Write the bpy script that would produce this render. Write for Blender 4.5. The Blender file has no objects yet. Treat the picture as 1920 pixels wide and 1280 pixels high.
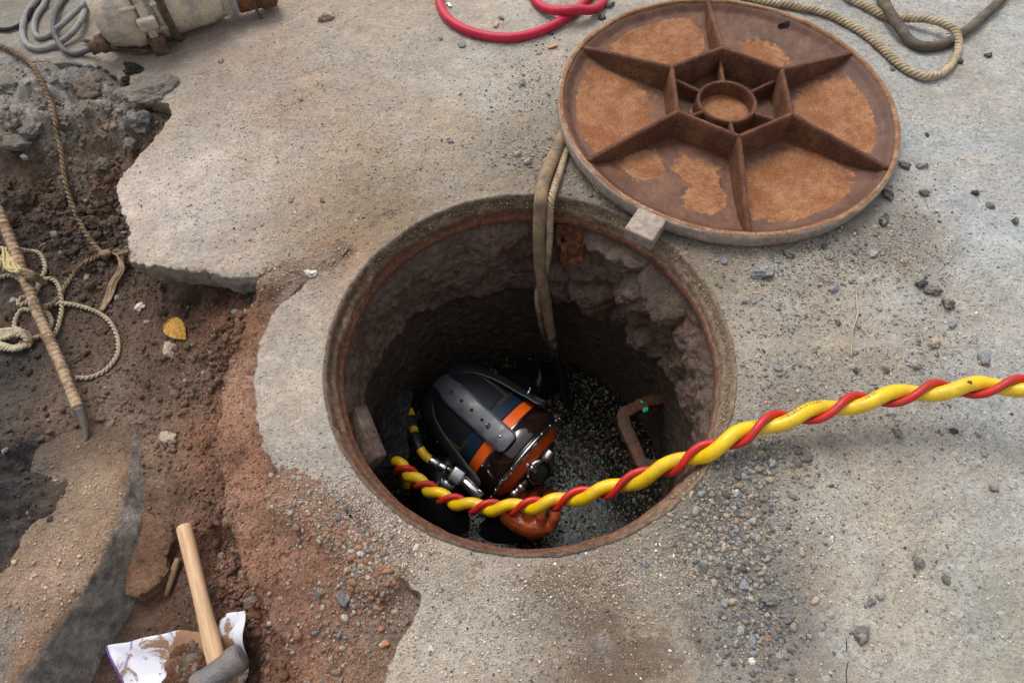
import bpy, bmesh, math, random
import numpy as np
from mathutils import Vector, Matrix
PI = math.pi
random.seed(7)
RNG = np.random.default_rng(11)
scene = bpy.context.scene
COL = scene.collection

# ------------------------------------------------------------------ camera, sky, sun, exposure
F_PX = 1265.0; TILT = 0.5286; ROLL = -0.0256
CAM = np.array([-0.0281, -0.576, 1.0099])
_fw = np.array([0, math.sin(TILT), -math.cos(TILT)]); _up = np.array([0, math.cos(TILT), math.sin(TILT)]); _rt = np.array([1.0, 0, 0])
_c, _s = math.cos(ROLL), math.sin(ROLL)
_rt, _up = _c*_rt + _s*_up, -_s*_rt + _c*_up
cd = bpy.data.cameras.new('camera'); cam = bpy.data.objects.new('camera', cd); COL.objects.link(cam)
cd.sensor_width = 36; cd.lens = 36*F_PX/1920; cd.clip_start = 0.01; cd.clip_end = 200
cam.matrix_world = Matrix([[_rt[0], _up[0], -_fw[0], CAM[0]], [_rt[1], _up[1], -_fw[1], CAM[1]], [_rt[2], _up[2], -_fw[2], CAM[2]], [0, 0, 0, 1]])
scene.camera = cam

SUN_EL, SUN_AZ = math.radians(58), math.radians(-25)     # azimuth from +Y towards +X
w = bpy.data.worlds.new('World'); scene.world = w; w.use_nodes = True
wn = w.node_tree; wn.nodes.clear()
sky = wn.nodes.new('ShaderNodeTexSky'); sky.sky_type = 'NISHITA'; sky.sun_disc = False
sky.sun_elevation = SUN_EL; sky.sun_rotation = SUN_AZ; sky.dust_density = 4; sky.air_density = 1.2; sky.ozone_density = 1
hs = wn.nodes.new('ShaderNodeHueSaturation'); hs.inputs['Saturation'].default_value = 0.22
bg = wn.nodes.new('ShaderNodeBackground'); bg.inputs['Strength'].default_value = 0.15
wo = wn.nodes.new('ShaderNodeOutputWorld')
wn.links.new(sky.outputs[0], hs.inputs['Color']); wn.links.new(hs.outputs[0], bg.inputs[0]); wn.links.new(bg.outputs[0], wo.inputs[0])
sl = bpy.data.lights.new('sun', 'SUN'); sl.energy = 1.0; sl.angle = math.radians(26); sl.color = (1, 0.955, 0.89)
so = bpy.data.objects.new('sun', sl); COL.objects.link(so)
sdir = Vector((math.sin(SUN_AZ)*math.cos(SUN_EL), math.cos(SUN_AZ)*math.cos(SUN_EL), math.sin(SUN_EL)))
so.rotation_euler = sdir.to_track_quat('Z', 'Y').to_euler(); so.location = (0, 0, 5)
scene.view_settings.view_transform = 'Standard'; scene.view_settings.look = 'None'
scene.view_settings.exposure = 0.60; scene.view_settings.gamma = 1
ALB = 0.80

# ------------------------------------------------------------------ helpers
def at(px, py, z=0.0):
    d = _fw + _rt*(px-960)/F_PX + _up*(640-py)/F_PX
    return CAM + d*((z-CAM[2])/d[2])
def atv(px, py, z):
    px = np.asarray(px, float); py = np.asarray(py, float)
    d = _fw[None] + np.outer((px-960)/F_PX, _rt) + np.outer((640-py)/F_PX, _up)
    return CAM[None] + d*((z-CAM[2])/d[:, 2])[:, None]
def lin(c):
    c = np.asarray(c, float)/255.0
    return np.where(c <= 0.04045, c/12.92, ((c+0.055)/1.055)**2.4)
def alb(c, k=1.0): return lin(c)*ALB*k

def _hash(ix, iy, iz, seed):
    h = (ix.astype(np.int64)*374761393 + iy.astype(np.int64)*668265263 + iz.astype(np.int64)*2147483647 + seed*974634777) & 0xffffffff
    h = ((h ^ (h >> 13))*1274126177) & 0xffffffff
    h = ((h ^ (h >> 16))*2246822519) & 0xffffffff
    return ((h ^ (h >> 15)) & 0xffffff)/float(0xffffff)
def vnoise(x, y, z, seed=0):
    xi, yi, zi = np.floor(x), np.floor(y), np.floor(z)
    fx, fy, fz = x-xi, y-yi, z-zi
    ux, uy, uz = fx*fx*(3-2*fx), fy*fy*(3-2*fy), fz*fz*(3-2*fz)
    r = 0
    for a in (0, 1):
        for b in (0, 1):
            for c in (0, 1):
                r = r + _hash(xi+a, yi+b, zi+c, seed)*(ux if a else 1-ux)*(uy if b else 1-uy)*(uz if c else 1-uz)
    return r*2-1
def fbm(x, y, z, scale, octv=4, seed=0, gain=0.5):
    x = np.asarray(x, float); y = np.asarray(y, float); z = np.zeros_like(x)+z
    s = 0; a = 1; t = 0
    for o in range(octv):
        k = scale*2.03**o
        s = s + a*vnoise(x*k+13.7*o, y*k-7.1*o, z*k+3.3*o, seed+o); t += a; a *= gain
    return s/t*1.6
def worley(x, y, z, scale, seed=0):
    x = x*scale; y = y*scale; z = (np.zeros_like(x)+z)*scale
    xi, yi, zi = np.floor(x), np.floor(y), np.floor(z)
    best = np.full(x.shape, 9.0); sec = best.copy(); cid = np.zeros(x.shape)
    zr = (0,) if np.ptp(z) == 0 else (-1, 0, 1)
    for a in (-1, 0, 1):
        for b in (-1, 0, 1):
            for c in zr:
                cx, cy, cz = xi+a, yi+b, zi+c
                h1 = _hash(cx, cy, cz, seed)
                px, py, pz = cx+h1, cy+_hash(cx, cy, cz, seed+5), cz+(_hash(cx, cy, cz, seed+9) if len(zr) > 1 else (z-zi))
                d = np.sqrt((px-x)**2+(py-y)**2+(pz-z)**2)
                m = d < best
                sec = np.where(m, best, np.minimum(sec, d)); cid = np.where(m, h1, cid); best = np.where(m, d, best)
    return best, sec, cid
def idw(x, y, pts, vals, p=3.5, eps=0.01):
    x = np.asarray(x); vals = np.asarray(vals, float)
    num = np.zeros(x.shape+vals.shape[1:]); den = np.zeros(x.shape)
    for q, v in zip(pts, vals):
        wgt = 1/((x-q[0])**2+(y-q[1])**2+eps**2)**(p/2)
        num += wgt[..., None]*v if vals.ndim > 1 else wgt*v
        den += wgt
    return num/(den[..., None] if vals.ndim > 1 else den)
def sstep(a, b, x):
    t = np.clip((x-a)/(b-a), 0, 1); return t*t*(3-2*t)

def link(name, me, parent=None, smooth=True):
    o = bpy.data.objects.new(name, me); COL.objects.link(o)
    if parent is not None: o.parent = parent
    if smooth and len(me.polygons): me.polygons.foreach_set('use_smooth', np.ones(len(me.polygons), bool))
    return o
def mesh(name, V, Fs, mat, parent=None, smooth=True, col=None, attrs=None):
    """V Nx3; Fs: ndarray (M,3|4) or list of arrays / lists."""
    V = np.asarray(V, np.float32)
    if isinstance(Fs, np.ndarray): Fs = [Fs]
    arrs = []
    if len(Fs) and isinstance(Fs[0], np.ndarray) and Fs[0].ndim == 2: arrs = [f for f in Fs if len(f)]
    else:
        by = {}
        for f in Fs: by.setdefault(len(f), []).append(f)
        arrs = [np.array(v) for v in by.values()]
    me = bpy.data.meshes.new(name)
    me.vertices.add(len(V)); me.vertices.foreach_set('co', V.ravel())
    tot = np.concatenate([np.full(len(a), a.shape[1], np.int32) for a in arrs])
    idx = np.concatenate([a.ravel() for a in arrs]).astype(np.int32)
    me.loops.add(len(idx)); me.loops.foreach_set('vertex_index', idx)
    me.polygons.add(len(tot)); st = np.zeros(len(tot), np.int32); st[1:] = np.cumsum(tot)[:-1]
    me.polygons.foreach_set('loop_start', st); me.polygons.foreach_set('loop_total', tot)
    me.update(calc_edges=True)
    if col is not None:
        a = me.color_attributes.new('Col', 'FLOAT_COLOR', 'POINT')
        c = np.ones((len(V), 4), np.float32); c[:, :3] = col; a.data.foreach_set('color', c.ravel())
    for k, v in (attrs or {}).items():
        a = me.attributes.new(k, 'FLOAT', 'POINT'); a.data.foreach_set('value', np.asarray(v, np.float32))
    if mat: me.materials.append(mat)
    return link(name, me, parent, smooth)
def thing(name, label, cat, loc=(0, 0, 0), group=None):
    o = bpy.data.objects.new(name, None); COL.objects.link(o); o.location = loc; o.empty_display_size = 0.05
    return tag(o, label, cat, group)
def tag(o, label=None, cat=None, group=None, kind=None):
    if label: o['label'] = label
    if cat: o['category'] = cat
    if group: o['group'] = group
    if kind: o['kind'] = kind
    return o
def base_empty(name, label, cat, pos, group=None):
    """Empty at the base of a thing whose parts are built in world coordinates."""
    return thing(name, label, cat, tuple(pos), group)
def adopt(o, root):
    o.parent = root; o.matrix_parent_inverse = Matrix.Translation(root.location).inverted(); return o
def part(name, VF, mat, root, smooth=True, col=None, label=None):
    """part built in world coordinates, parented under root (an Empty or a mesh)"""
    V, Fc = VF
    V = np.asarray(V, float).copy()
    o = root; off = np.zeros(3)
    while o is not None: off += np.array(o.location); o = o.parent
    ob = mesh(name, V-off, Fc, mat, root, smooth, col)
    if label: ob['label'] = label
    return ob
def solo(name, VF, mat, label, cat, group=None, smooth=True, col=None, attrs=None):
    """single-mesh thing with its origin at its base"""
    V, Fc = VF; V = np.asarray(V, float)
    c = np.array([V[:, 0].mean(), V[:, 1].mean(), V[:, 2].min()])
    o = mesh(name, V-c, Fc, mat, None, smooth, col, attrs); o.location = c
    return tag(o, label, cat, group)
def merge(*vfs):
    Vs = []; Fs = []; n = 0
    for V, Fc in vfs:
        V = np.asarray(V, float); Vs.append(V)
        for f in (Fc if not isinstance(Fc, np.ndarray) else Fc.tolist()):
            if isinstance(f, np.ndarray) and f.ndim == 2:
                for g in f.tolist(): Fs.append([i+n for i in g])
            else: Fs.append([i+n for i in f])
        n += len(V)
    return np.concatenate(Vs), Fs

def catmull(P, step=0.005):
    P = np.asarray(P, float); Q = np.vstack([2*P[0]-P[1], P, 2*P[-1]-P[-2]]); out = []; ts = []
    for i in range(1, len(Q)-2):
        L = np.linalg.norm(Q[i+1][:3]-Q[i][:3]); n = max(2, int(L/step))
        t = np.linspace(0, 1, n, endpoint=False)[:, None]
        p0, p1, p2, p3 = Q[i-1], Q[i], Q[i+1], Q[i+2]
        out.append(0.5*((2*p1)+(-p0+p2)*t+(2*p0-5*p1+4*p2-p3)*t**2+(-p0+3*p1-3*p2+p3)*t**3)); ts.append(i-1+t[:, 0])
    out.append(P[-1:]); ts.append(np.array([len(P)-1.0]))
    return np.vstack(out), np.concatenate(ts)
def frames(P, ref=(0, 0, 1)):
    T = np.gradient(P, axis=0); T /= np.linalg.norm(T, axis=1)[:, None]+1e-12
    n = np.array(ref, float); N = []
    for t in T:
        n = n-t*np.dot(n, t); l = np.linalg.norm(n)
        if l < 1e-6: n = np.cross(t, [1, 0.1, 0]); l = np.linalg.norm(n)
        n = n/l; N.append(n)
    N = np.array(N); return T, N, np.cross(T, N)
def sweep(P, R, nseg=12, prof=None, cap=True):
    """tube along P; R scalar/array; prof(i_arr, theta) -> radius multiplier"""
    P = np.asarray(P, float); n = len(P); R = np.zeros(n)+R
    T, N, B = frames(P); th = np.linspace(0, 2*PI, nseg, endpoint=False)
    L = np.concatenate([[0], np.cumsum(np.linalg.norm(np.diff(P, axis=0), axis=1))])
    m = prof(L[:, None], th[None, :]) if prof else np.ones((n, nseg))
    rad = R[:, None]*m
    V = P[:, None]+rad[..., None]*(np.cos(th)[None, :, None]*N[:, None]+np.sin(th)[None, :, None]*B[:, None])
    V = V.reshape(-1, 3)
    i = np.arange(n-1)[:, None]*nseg; j = np.arange(nseg)[None, :]; k = (j+1) % nseg
    Fq = np.stack([i+j, i+nseg+j, i+nseg+k, i+k], -1).reshape(-1, 4)
    if cap: return V, Fq.tolist()+[list(range(nseg)), list(range((n-1)*nseg, n*nseg))[::-1]]
    return V, Fq.tolist()
def rope_prof(pitch, strands=3, depth=0.28):
    def f(L, th): return 1-depth+depth*np.abs(np.cos(strands/2*(th-2*PI*L/pitch)))**0.8*1.25
    return f
def rope(P, r, pitch=None, nseg=15, step=0.0025, strands=3, wob=0.0, seed=0):
    pitch = pitch or r*5; Q, _ = catmull(P, min(step, pitch/9))
    T, N, B = frames(Q); L = np.concatenate([[0], np.cumsum(np.linalg.norm(np.diff(Q, axis=0), axis=1))]); out = []
    for k in range(strands):
        a = -2*PI*L/pitch+2*PI*k/strands
        C = Q+r*.54*(np.cos(a)[:, None]*N+np.sin(a)[:, None]*B); out.append(sweep(C, r*(.50 if strands == 3 else .54), 8))
    return merge(*out)
def tube(P, r, nseg=14, step=0.006, wob=0, seed=0):
    P = np.asarray(P, float)
    if np.ndim(r): P = np.hstack([P, np.asarray(r, float)[:, None]])
    Q, _ = catmull(P, step)
    if np.ndim(r): r = Q[:, 3]; Q = Q[:, :3]
    if wob:
        s = np.arange(len(Q))*step
        Q = Q+wob*np.stack([fbm(s, 0*s+k, 0, 9, 3, seed+k) for k in range(3)], 1)
    return sweep(Q, r, nseg)
def lathe(prof, O, A, U=None, nseg=48, sx=1.0, sy=1.0, close=True, noise=None):
    """prof: list of (s along A, radius)"""
    A = np.array(A, float)/np.linalg.norm(A); U = np.array(U if U is not None else ([0, 0, 1] if abs(A[2]) < .9 else [0, 1, 0]), float)
    U = U-A*U.dot(A); U /= np.linalg.norm(U); S = np.cross(A, U)
    th = np.linspace(0, 2*PI, nseg, endpoint=False); V = []
    for s, r in prof:
        V.append(np.array(O)+A*s+r*(sx*np.cos(th)[:, None]*S+sy*np.sin(th)[:, None]*U))
    n = len(prof); V = np.vstack(V)
    Fc = [[i*nseg+j, i*nseg+(j+1) % nseg, (i+1)*nseg+(j+1) % nseg, (i+1)*nseg+j] for i in range(n-1) for j in range(nseg)]
    if close: Fc += [list(range(nseg))[::-1], list(range((n-1)*nseg, n*nseg))]
    return V, Fc
def box(c, ax, ay, az, bev=0.15):
    """bevelled box: centre, three half-axis vectors"""
    c = np.array(c, float); ax, ay, az = [np.array(v, float) for v in (ax, ay, az)]
    bm = bmesh.new(); bmesh.ops.create_cube(bm, size=2)
    la, lb, lc = np.linalg.norm(ax), np.linalg.norm(ay), np.linalg.norm(az)
    for v in bm.verts: v.co = Vector((v.co.x*la, v.co.y*lb, v.co.z*lc))
    bmesh.ops.bevel(bm, geom=bm.edges[:], offset=bev*min(la, lb, lc)*2, segments=2, affect='EDGES', profile=0.6)
    R = np.stack([ax/la, ay/lb, az/lc], 0)
    V = np.array([v.co[:] for v in bm.verts])@R+c; bm.verts.index_update()
    Fc = [[v.index for v in f.verts] for f in bm.faces]; bm.free(); return V, Fc
_ico = {}
def ico(sub):
    if sub not in _ico:
        bm = bmesh.new(); bmesh.ops.create_icosphere(bm, subdivisions=sub, radius=1)
        _ico[sub] = (np.array([v.co[:] for v in bm.verts]), np.array([[v.index for v in f.verts] for f in bm.faces])); bm.free()
    return _ico[sub]
def rock_shape(sub, seed, cuts=14, rough=0.06, sharp=0.82):
    V, Fc = ico(sub); r = np.random.default_rng(seed)
    N = r.normal(size=(cuts, 3)); N /= np.linalg.norm(N, axis=1)[:, None]; D = r.uniform(sharp-.2, sharp+.12, cuts)
    dots = V@N.T; lim = np.where(dots > .05, D/np.maximum(dots, .05), 9).min(1)
    rad = np.minimum(1.0, lim)
    rad = rad*(1+rough*fbm(V[:, 0], V[:, 1], V[:, 2], 2.5, 3, seed))
    return V*rad[:, None], Fc
def rock(pos, size, seed, sub=4, rot=None, **kw):
    V, Fc = rock_shape(sub, seed, **kw); size = np.zeros(3)+size
    V = V*size
    a = seed*1.7 if rot is None else rot
    c, s = math.cos(a), math.sin(a)
    V = V@np.array([[c, s, 0], [-s, c, 0], [0, 0, 1]])
    return V+np.array(pos), Fc

# ------------------------------------------------------------------ materials
class NT:
    def __init__(s, name):
        s.m = bpy.data.materials.new(name); s.m.use_nodes = True; s.t = s.m.node_tree; s.t.nodes.clear()
        s.out = s.t.nodes.new('ShaderNodeOutputMaterial'); s.b = s.n('ShaderNodeBsdfPrincipled')
        s.t.links.new(s.b.outputs[0], s.out.inputs[0]); s.tc = s.n('ShaderNodeTexCoord').outputs['Object']
    def n(s, ty, props=None, **ins):
        nd = s.t.nodes.new(ty)
        for k, v in (props or {}).items(): setattr(nd, k, v)
        for k, v in ins.items(): s.set(nd, k.replace('_', ' '), v)
        return nd
    def set(s, nd, k, v):
        i = nd.inputs[int(k)] if isinstance(k, int) or k.isdigit() else nd.inputs[k]
        if hasattr(v, 'links') or isinstance(v, bpy.types.NodeSocket): s.t.links.new(v, i)
        else: i.default_value = v
    def noise(s, scale, detail=4, rough=.6, vec=None, dist=0):
        nd = s.n('ShaderNodeTexNoise', Scale=scale, Detail=detail, Roughness=rough, Distortion=dist); s.set(nd, 'Vector', vec or s.tc); return nd.outputs['Fac']
    def voro(s, scale, feat='F1', out='Distance', vec=None, rnd=1, dim='3D'):
        nd = s.n('ShaderNodeTexVoronoi', {'feature': feat, 'voronoi_dimensions': dim}, Scale=scale, Randomness=rnd); s.set(nd, 'Vector', vec or s.tc); return nd.outputs[out]
    def math(s, op, a, b=0.0, c=0.0, clamp=False):
        nd = s.n('ShaderNodeMath', {'operation': op, 'use_clamp': clamp}); s.set(nd, 0, a); s.set(nd, 1, b); s.set(nd, 2, c); return nd.outputs[0]
    def set(s, nd, k, v):
        i = nd.inputs[k]
        if isinstance(v, bpy.types.NodeSocket): s.t.links.new(v, i)
        else: i.default_value = v
    def ramp(s, fac, a, b, lo=0.0, hi=1.0):
        nd = s.n('ShaderNodeMapRange', {'interpolation_type': 'SMOOTHSTEP'}); s.set(nd, 'Value', fac)
        s.set(nd, 'From Min', a); s.set(nd, 'From Max', b); s.set(nd, 'To Min', lo); s.set(nd, 'To Max', hi); return nd.outputs[0]
    def mix(s, fac, a, b, mode='MIX'):
        nd = s.n('ShaderNodeMix', {'data_type': 'RGBA', 'blend_type': mode})
        s.set(nd, 0, fac); s.set(nd, 6, a if isinstance(a, bpy.types.NodeSocket) else (*a, 1)); s.set(nd, 7, b if isinstance(b, bpy.types.NodeSocket) else (*b, 1)); return nd.outputs[2]
    def attr(s, name, out='Color'): return s.n('ShaderNodeAttribute', {'attribute_name': name}).outputs[out]
    def scalec(s, col, fac):
        nd = s.n('ShaderNodeVectorMath', {'operation': 'SCALE'}); s.set(nd, 0, col); s.set(nd, 'Scale', fac); return nd.outputs[0]
    def bump(s, h, strength=.5, dist=.001, nrm=None):
        nd = s.n('ShaderNodeBump', Strength=strength, Distance=dist); s.set(nd, 'Height', h)
        if nrm: s.set(nd, 'Normal', nrm)
        return nd.outputs[0]
    def fin(s, col=None, rough=.9, metal=0.0, nrm=None, spec=.3, **k):
        if col is not None: s.set(s.b, 'Base Color', col if isinstance(col, bpy.types.NodeSocket) else (*col, 1))
        s.set(s.b, 'Roughness', rough); s.set(s.b, 'Metallic', metal); s.set(s.b, 'Specular IOR Level', spec)
        if nrm: s.set(s.b, 'Normal', nrm)
        for kk, v in k.items(): s.set(s.b, kk.replace('_', ' '), v)
        return s.m

def earth_mat(name, var=.45, grain=1.0, bump=1.0, chips=False, spec=.2, rough=.95):
    t = NT(name); c = t.attr('Col')
    big = t.noise(22, 6, .62); mid = t.noise(120, 5, .7); fine = t.noise(420, 4, .8)
    f = t.math('ADD', t.ramp(big, .3, .7, 1-var*.35, 1+var*.35), t.ramp(mid, .32, .68, -var*.42, var*.42))
    f = t.math('ADD', f, t.ramp(fine, .3, .7, -.36*grain, .36*grain))
    col = t.scalec(c, f)
    # loose grains: pale and dark specks
    g = t.voro(330, out='Color'); gd = t.voro(330)
    sep = t.n('ShaderNodeSeparateColor'); t.set(sep, 0, g)
    near = t.ramp(gd, .32, .2)
    pale = t.math('MULTIPLY', t.ramp(sep.outputs[0], .90, .93), near)
    dark = t.math('MULTIPLY', t.ramp(sep.outputs[1], .86, .90), near)
    col = t.mix(t.math('MULTIPLY', pale, .75*grain), col, (.55, .5, .44))
    col = t.mix(t.math('MULTIPLY', dark, .6*grain), col, (.07, .065, .06))
    h = t.math('ADD', t.math('MULTIPLY', mid, 1.9), t.math('MULTIPLY', fine, .9)); h = t.math('ADD', h, t.math('MULTIPLY', t.noise(48, 5, .7, dist=.8), 2.2))
    h = t.math('ADD', h, t.math('MULTIPLY', t.math('MAXIMUM', pale, dark), .5))
    if chips:
        ch = t.attr('chips', 'Fac')
        nd = t.n('ShaderNodeMapping'); t.set(nd, 'Vector', t.tc); nd.inputs['Rotation'].default_value = (0, 0, .5); nd.inputs['Scale'].default_value = (1, 1.5, 1)
        wob = t.n('ShaderNodeVectorMath', {'operation': 'ADD'}); t.set(wob, 0, nd.outputs[0])
        nz = t.n('ShaderNodeTexNoise', Scale=160.0, Detail=2.0); t.set(nz, 'Vector', t.tc)
        sc = t.scalec(nz.outputs['Color'], .009); t.set(wob, 1, sc)
        for k, (s_, thr, cc, am) in enumerate(((95, .86, (.20, .21, .23), .65), (170, .84, (.15, .16, .18), .8), (70, .90, (.50, .50, .49), .5), (280, .88, (.12, .12, .13), .6))):
            vd = t.voro(s_, vec=wob.outputs[0], dim='2D'); vc = t.voro(s_, out='Color', vec=wob.outputs[0], dim='2D'); sp = t.n('ShaderNodeSeparateColor'); t.set(sp, 0, vc)
            m = t.math('MULTIPLY', t.ramp(sp.outputs[k % 3], thr, thr+.02), t.ramp(vd, .38, .30))
            col = t.mix(t.math('MULTIPLY', t.math('MULTIPLY', m, ch), am), col, cc)
        # damp / dirt stains
        st = t.attr('stain', 'Fac')
        sm = t.ramp(t.math('ADD', st, t.math('MULTIPLY', t.math('SUBTRACT', t.noise(34, 9, .78), .5), 1.5)), .40, .62)
        col = t.mix(t.math('MULTIPLY', sm, .55), col, (.085, .055, .036))
        # bare cement showing through the dust
        bare = t.ramp(t.noise(9, 8, .72, dist=1.2), .58, .68)
        col = t.mix(t.math('MULTIPLY', bare, .3), col, (.36, .36, .37))
        rip = t.ramp(t.noise(4.5, 9, .72, dist=2.5), .47, .60); col = t.mix(t.math('MULTIPLY', rip, .16), col, (.23, .19, .15))
    n = t.bump(h, 1.0*bump, .0032)
    return t.fin(col, rough, 0, n, spec)

def rust_mat(name, base, alt, rough=.8, pitted=1.0, sc=1.0):
    t = NT(name); a = t.noise(18*sc, 8, .7); b = t.noise(160*sc, 5, .7); c_ = t.noise(600, 2)
    col = t.mix(t.ramp(a, .42, .62), base, alt)
    col = t.scalec(col, t.math('ADD', t.ramp(b, .3, .7, .6, 1.3), t.ramp(c_, .3, .7, -.18, .18)))
    return t.fin(col, rough, 0, t.bump(t.math('ADD', b, t.math('MULTIPLY', c_, .5)), .8*pitted, .0015), .3)
def simple(name, col, rough=.5, metal=0., var=.2, sc=60, bump=.2, bsc=None, spec=.5, dirt=None, dirt_amt=.5, dirt_sc=25, dist=.001, **k):
    t = NT(name); a = t.noise(sc, 6, .65)
    c = t.scalec(t.n('ShaderNodeRGB').outputs[0], t.ramp(a, .3, .7, 1-var, 1+var))
    for nd in t.t.nodes:
        if nd.type == 'RGB': nd.outputs[0].default_value = (*col, 1)
    r = rough
    if dirt is not None:
        d = t.math('MULTIPLY', t.ramp(t.noise(dirt_sc, 8, .72), .5-.25*dirt_amt, .72-.25*dirt_amt), min(1, dirt_amt*1.3))
        c = t.mix(d, c, dirt); r = t.ramp(d, 0, 1, rough, .92)
    n = t.bump(t.noise(bsc or sc*4, 4, .7), bump, dist)
    return t.fin(c, r, metal, n, spec, **k)
def vcol_mat(name, rough=.85, var=.35, sc=300, spec=.25, bump=.6):
    t = NT(name); c = t.attr('Col'); a = t.noise(sc, 5, .7)
    return t.fin(t.scalec(c, t.ramp(a, .3, .7, 1-var, 1+var)), rough, 0, t.bump(a, bump, .0015), spec)

M = {}
M['pave'] = earth_mat('dusty_concrete', .3, .5, .75, chips=True)
M['soil'] = earth_mat('damp_soil', .6, 1.0, 1.3)
M['pebble'] = vcol_mat('pebble_stone')
M['clod'] = earth_mat('soil_clods', .5, .9, 1.2)
M['granule'] = vcol_mat('wet_granules', .22, .35, 400, .6, .8)
M['lump'] = earth_mat('broken_concrete', .45, .8, 1.4)

# ------------------------------------------------------------------ ground plan (outlines traced on the ground plane)
RING_R = 0.35
pv = [(-900, -30), (-300, 40), (-60, 62), (20, 92), (60, 112), (128, 118), (185, 124), (238, 150), (262, 178), (318, 190), (322, 212), (300, 245), (268, 282), (232, 315),
      (214, 348), (222, 392), (240, 424), (236, 462), (243, 486), (310, 497), (380, 509), (440, 519), (490, 513), (528, 498), (556, 500), (574, 518), (560, 538), (530, 562), (508, 592),
      (486, 640), (474, 715), (486, 790), (494, 840), (520, 872), (534, 908), (550, 936), (600, 942), (655, 958), (690, 1000), (716, 1060), (760, 1084),
      (798, 1112), (776, 1170), (742, 1215), (716, 1290), (690, 1500), (690, 2300), (6000, 2300), (6000, -500), (-900, -500)]
PV = np.array([at(x, y, 0)[:2] for x, y in pv[:-4]] + [(-.35, -6), (8, -6), (8, 9), (-9, 9)])
PV[0] = (-9, 1.25)
def sd_poly(x, y, P):
    d = np.full(x.shape, 1e9); ins = np.zeros(x.shape, bool); n = len(P)
    for i in range(n):
        a = P[i]; b = P[(i+1) % n]; e = b-a
        t = np.clip(((x-a[0])*e[0]+(y-a[1])*e[1])/(e@e), 0, 1)
        d = np.minimum(d, (x-a[0]-t*e[0])**2+(y-a[1]-t*e[1])**2)
        c = ((a[1] > y) != (b[1] > y)) & (x < (b[0]-a[0])*(y-a[1])/(b[1]-a[1]+1e-12)+a[0])
        ins ^= c
    d = np.sqrt(d); return np.where(ins, -d, d)
def pave_sd(x, y):
    s = sd_poly(x, y, PV)
    nr_ = sstep(.1, .0, np.abs(s)); s = s+0.006*fbm(x, y, 0, 22, 5, 3, .7)*nr_
    wj, _, cj = worley(x, y, 0, 55, 7); s = s+.0035*(cj-.5)*nr_
    return np.maximum(s, RING_R-np.hypot(x, y))
def pave_z(x, y):
    r = np.hypot(x, y)
    z = 0.0035*fbm(x, y, 0, 5, 4, 21)+0.0016*fbm(x, y, 0, 38, 3, 22)
    z = z*sstep(.35, .42, r)
    z = z+0.0009*fbm(x, y, 0, 120, 2, 23)
    # the buried edge between the collar and the upper plate, where soil has washed over
    s = sd_poly(x, y, PV)
    z = z-0.004*sstep(-.012, 0, s)
    return z
hp = [  # soil heights: px, py, z
 (-200, 60, -.005), (0, 110, -.006), (60, 140, -.006), (130, 140, -.008), (190, 150, -.012), (0, 200, -.02), (70, 210, -.02), (130, 210, -.035), (170, 200, -.02), (-200, 250, -.03), (0, 260, -.04), (60, 262, -.06), (130, 255, -.08), (190, 240, -.05), (225, 215, -.03), (205, 300, -.09),
 (0, 300, -.10), (70, 305, -.11), (130, 310, -.10), (20, 345, -.12), (90, 345, -.13), (180, 350, -.12), (0, 400, -.13), (60, 400, -.145), (130, 400, -.145), (200, 400, -.14),
 (0, 450, -.15), (100, 450, -.16), (190, 460, -.16), (-300, 500, -.16), (-300, 900, -.08), (0, 540, -.165), (100, 540, -.165), (200, 540, -.165), (290, 545, -.15), (350, 560, -.13), (420, 560, -.10), (455, 560, -.075), (500, 545, -.050), (530, 525, -.025), (552, 515, -.006), (562, 520, -.002), (600, 500, -.002),
 (0, 640, -.17), (100, 640, -.17), (200, 640, -.165), (300, 640, -.15), (360, 640, -.12), (400, 640, -.09), (430, 620, -.07), (460, 600, -.045), (475, 640, -.048),
 (0, 740, -.175), (0, 770, -.158), (60, 765, -.152), (120, 765, -.150), (180, 768, -.150), (225, 772, -.152), (250, 775, -.158), (300, 740, -.155), (360, 740, -.135), (390, 720, -.11), (420, 700, -.045), (450, 730, -.045), (470, 760, -.052),
 (0, 850, -.108), (30, 930, -.094), (0, 1000, -.088), (-200, 950, -.08), (100, 850, -.15), (258, 820, -.160), (262, 880, -.150), (300, 880, -.150), (340, 850, -.15), (385, 850, -.13), (402, 850, -.11), (425, 850, -.045), (470, 870, -.056), (505, 900, -.046), (530, 945, -.030),
 (258, 950, -.145), (300, 960, -.15), (340, 950, -.165), (400, 950, -.14), (425, 960, -.11), (448, 960, -.045), (500, 980, -.03), (600, 980, -.014), (660, 990, -.010), (255, 1050, -.165), (320, 1050, -.175), (400, 1050, -.165), (440, 1060, -.14), (462, 1060, -.06), (500, 1060, -.035), (600, 1060, -.022), (690, 1060, -.018),
 (200, 1150, -.19), (300, 1150, -.185), (400, 1150, -.175), (470, 1150, -.14), (500, 1150, -.06), (540, 1150, -.035), (640, 1150, -.03), (730, 1120, -.024), (760, 1140, -.02),
 (100, 1280, -.2), (300, 1280, -.19), (450, 1280, -.18), (530, 1280, -.12), (560, 1260, -.05), (620, 1260, -.035), (700, 1250, -.03), (650, 1500, -.04), (300, 1500, -.2), (0, 1500, -.2), (-200, 1200, -.2)]
HP = np.array([at(x, y, z)[:2] for x, y, z in hp]); HZ = np.array([z for *_, z in hp])
def roughmap(x, y):
    """how cloddy the soil is, 0 smooth .. 1 clods"""
    return idw(x, y, RP, RV, 3)
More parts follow.
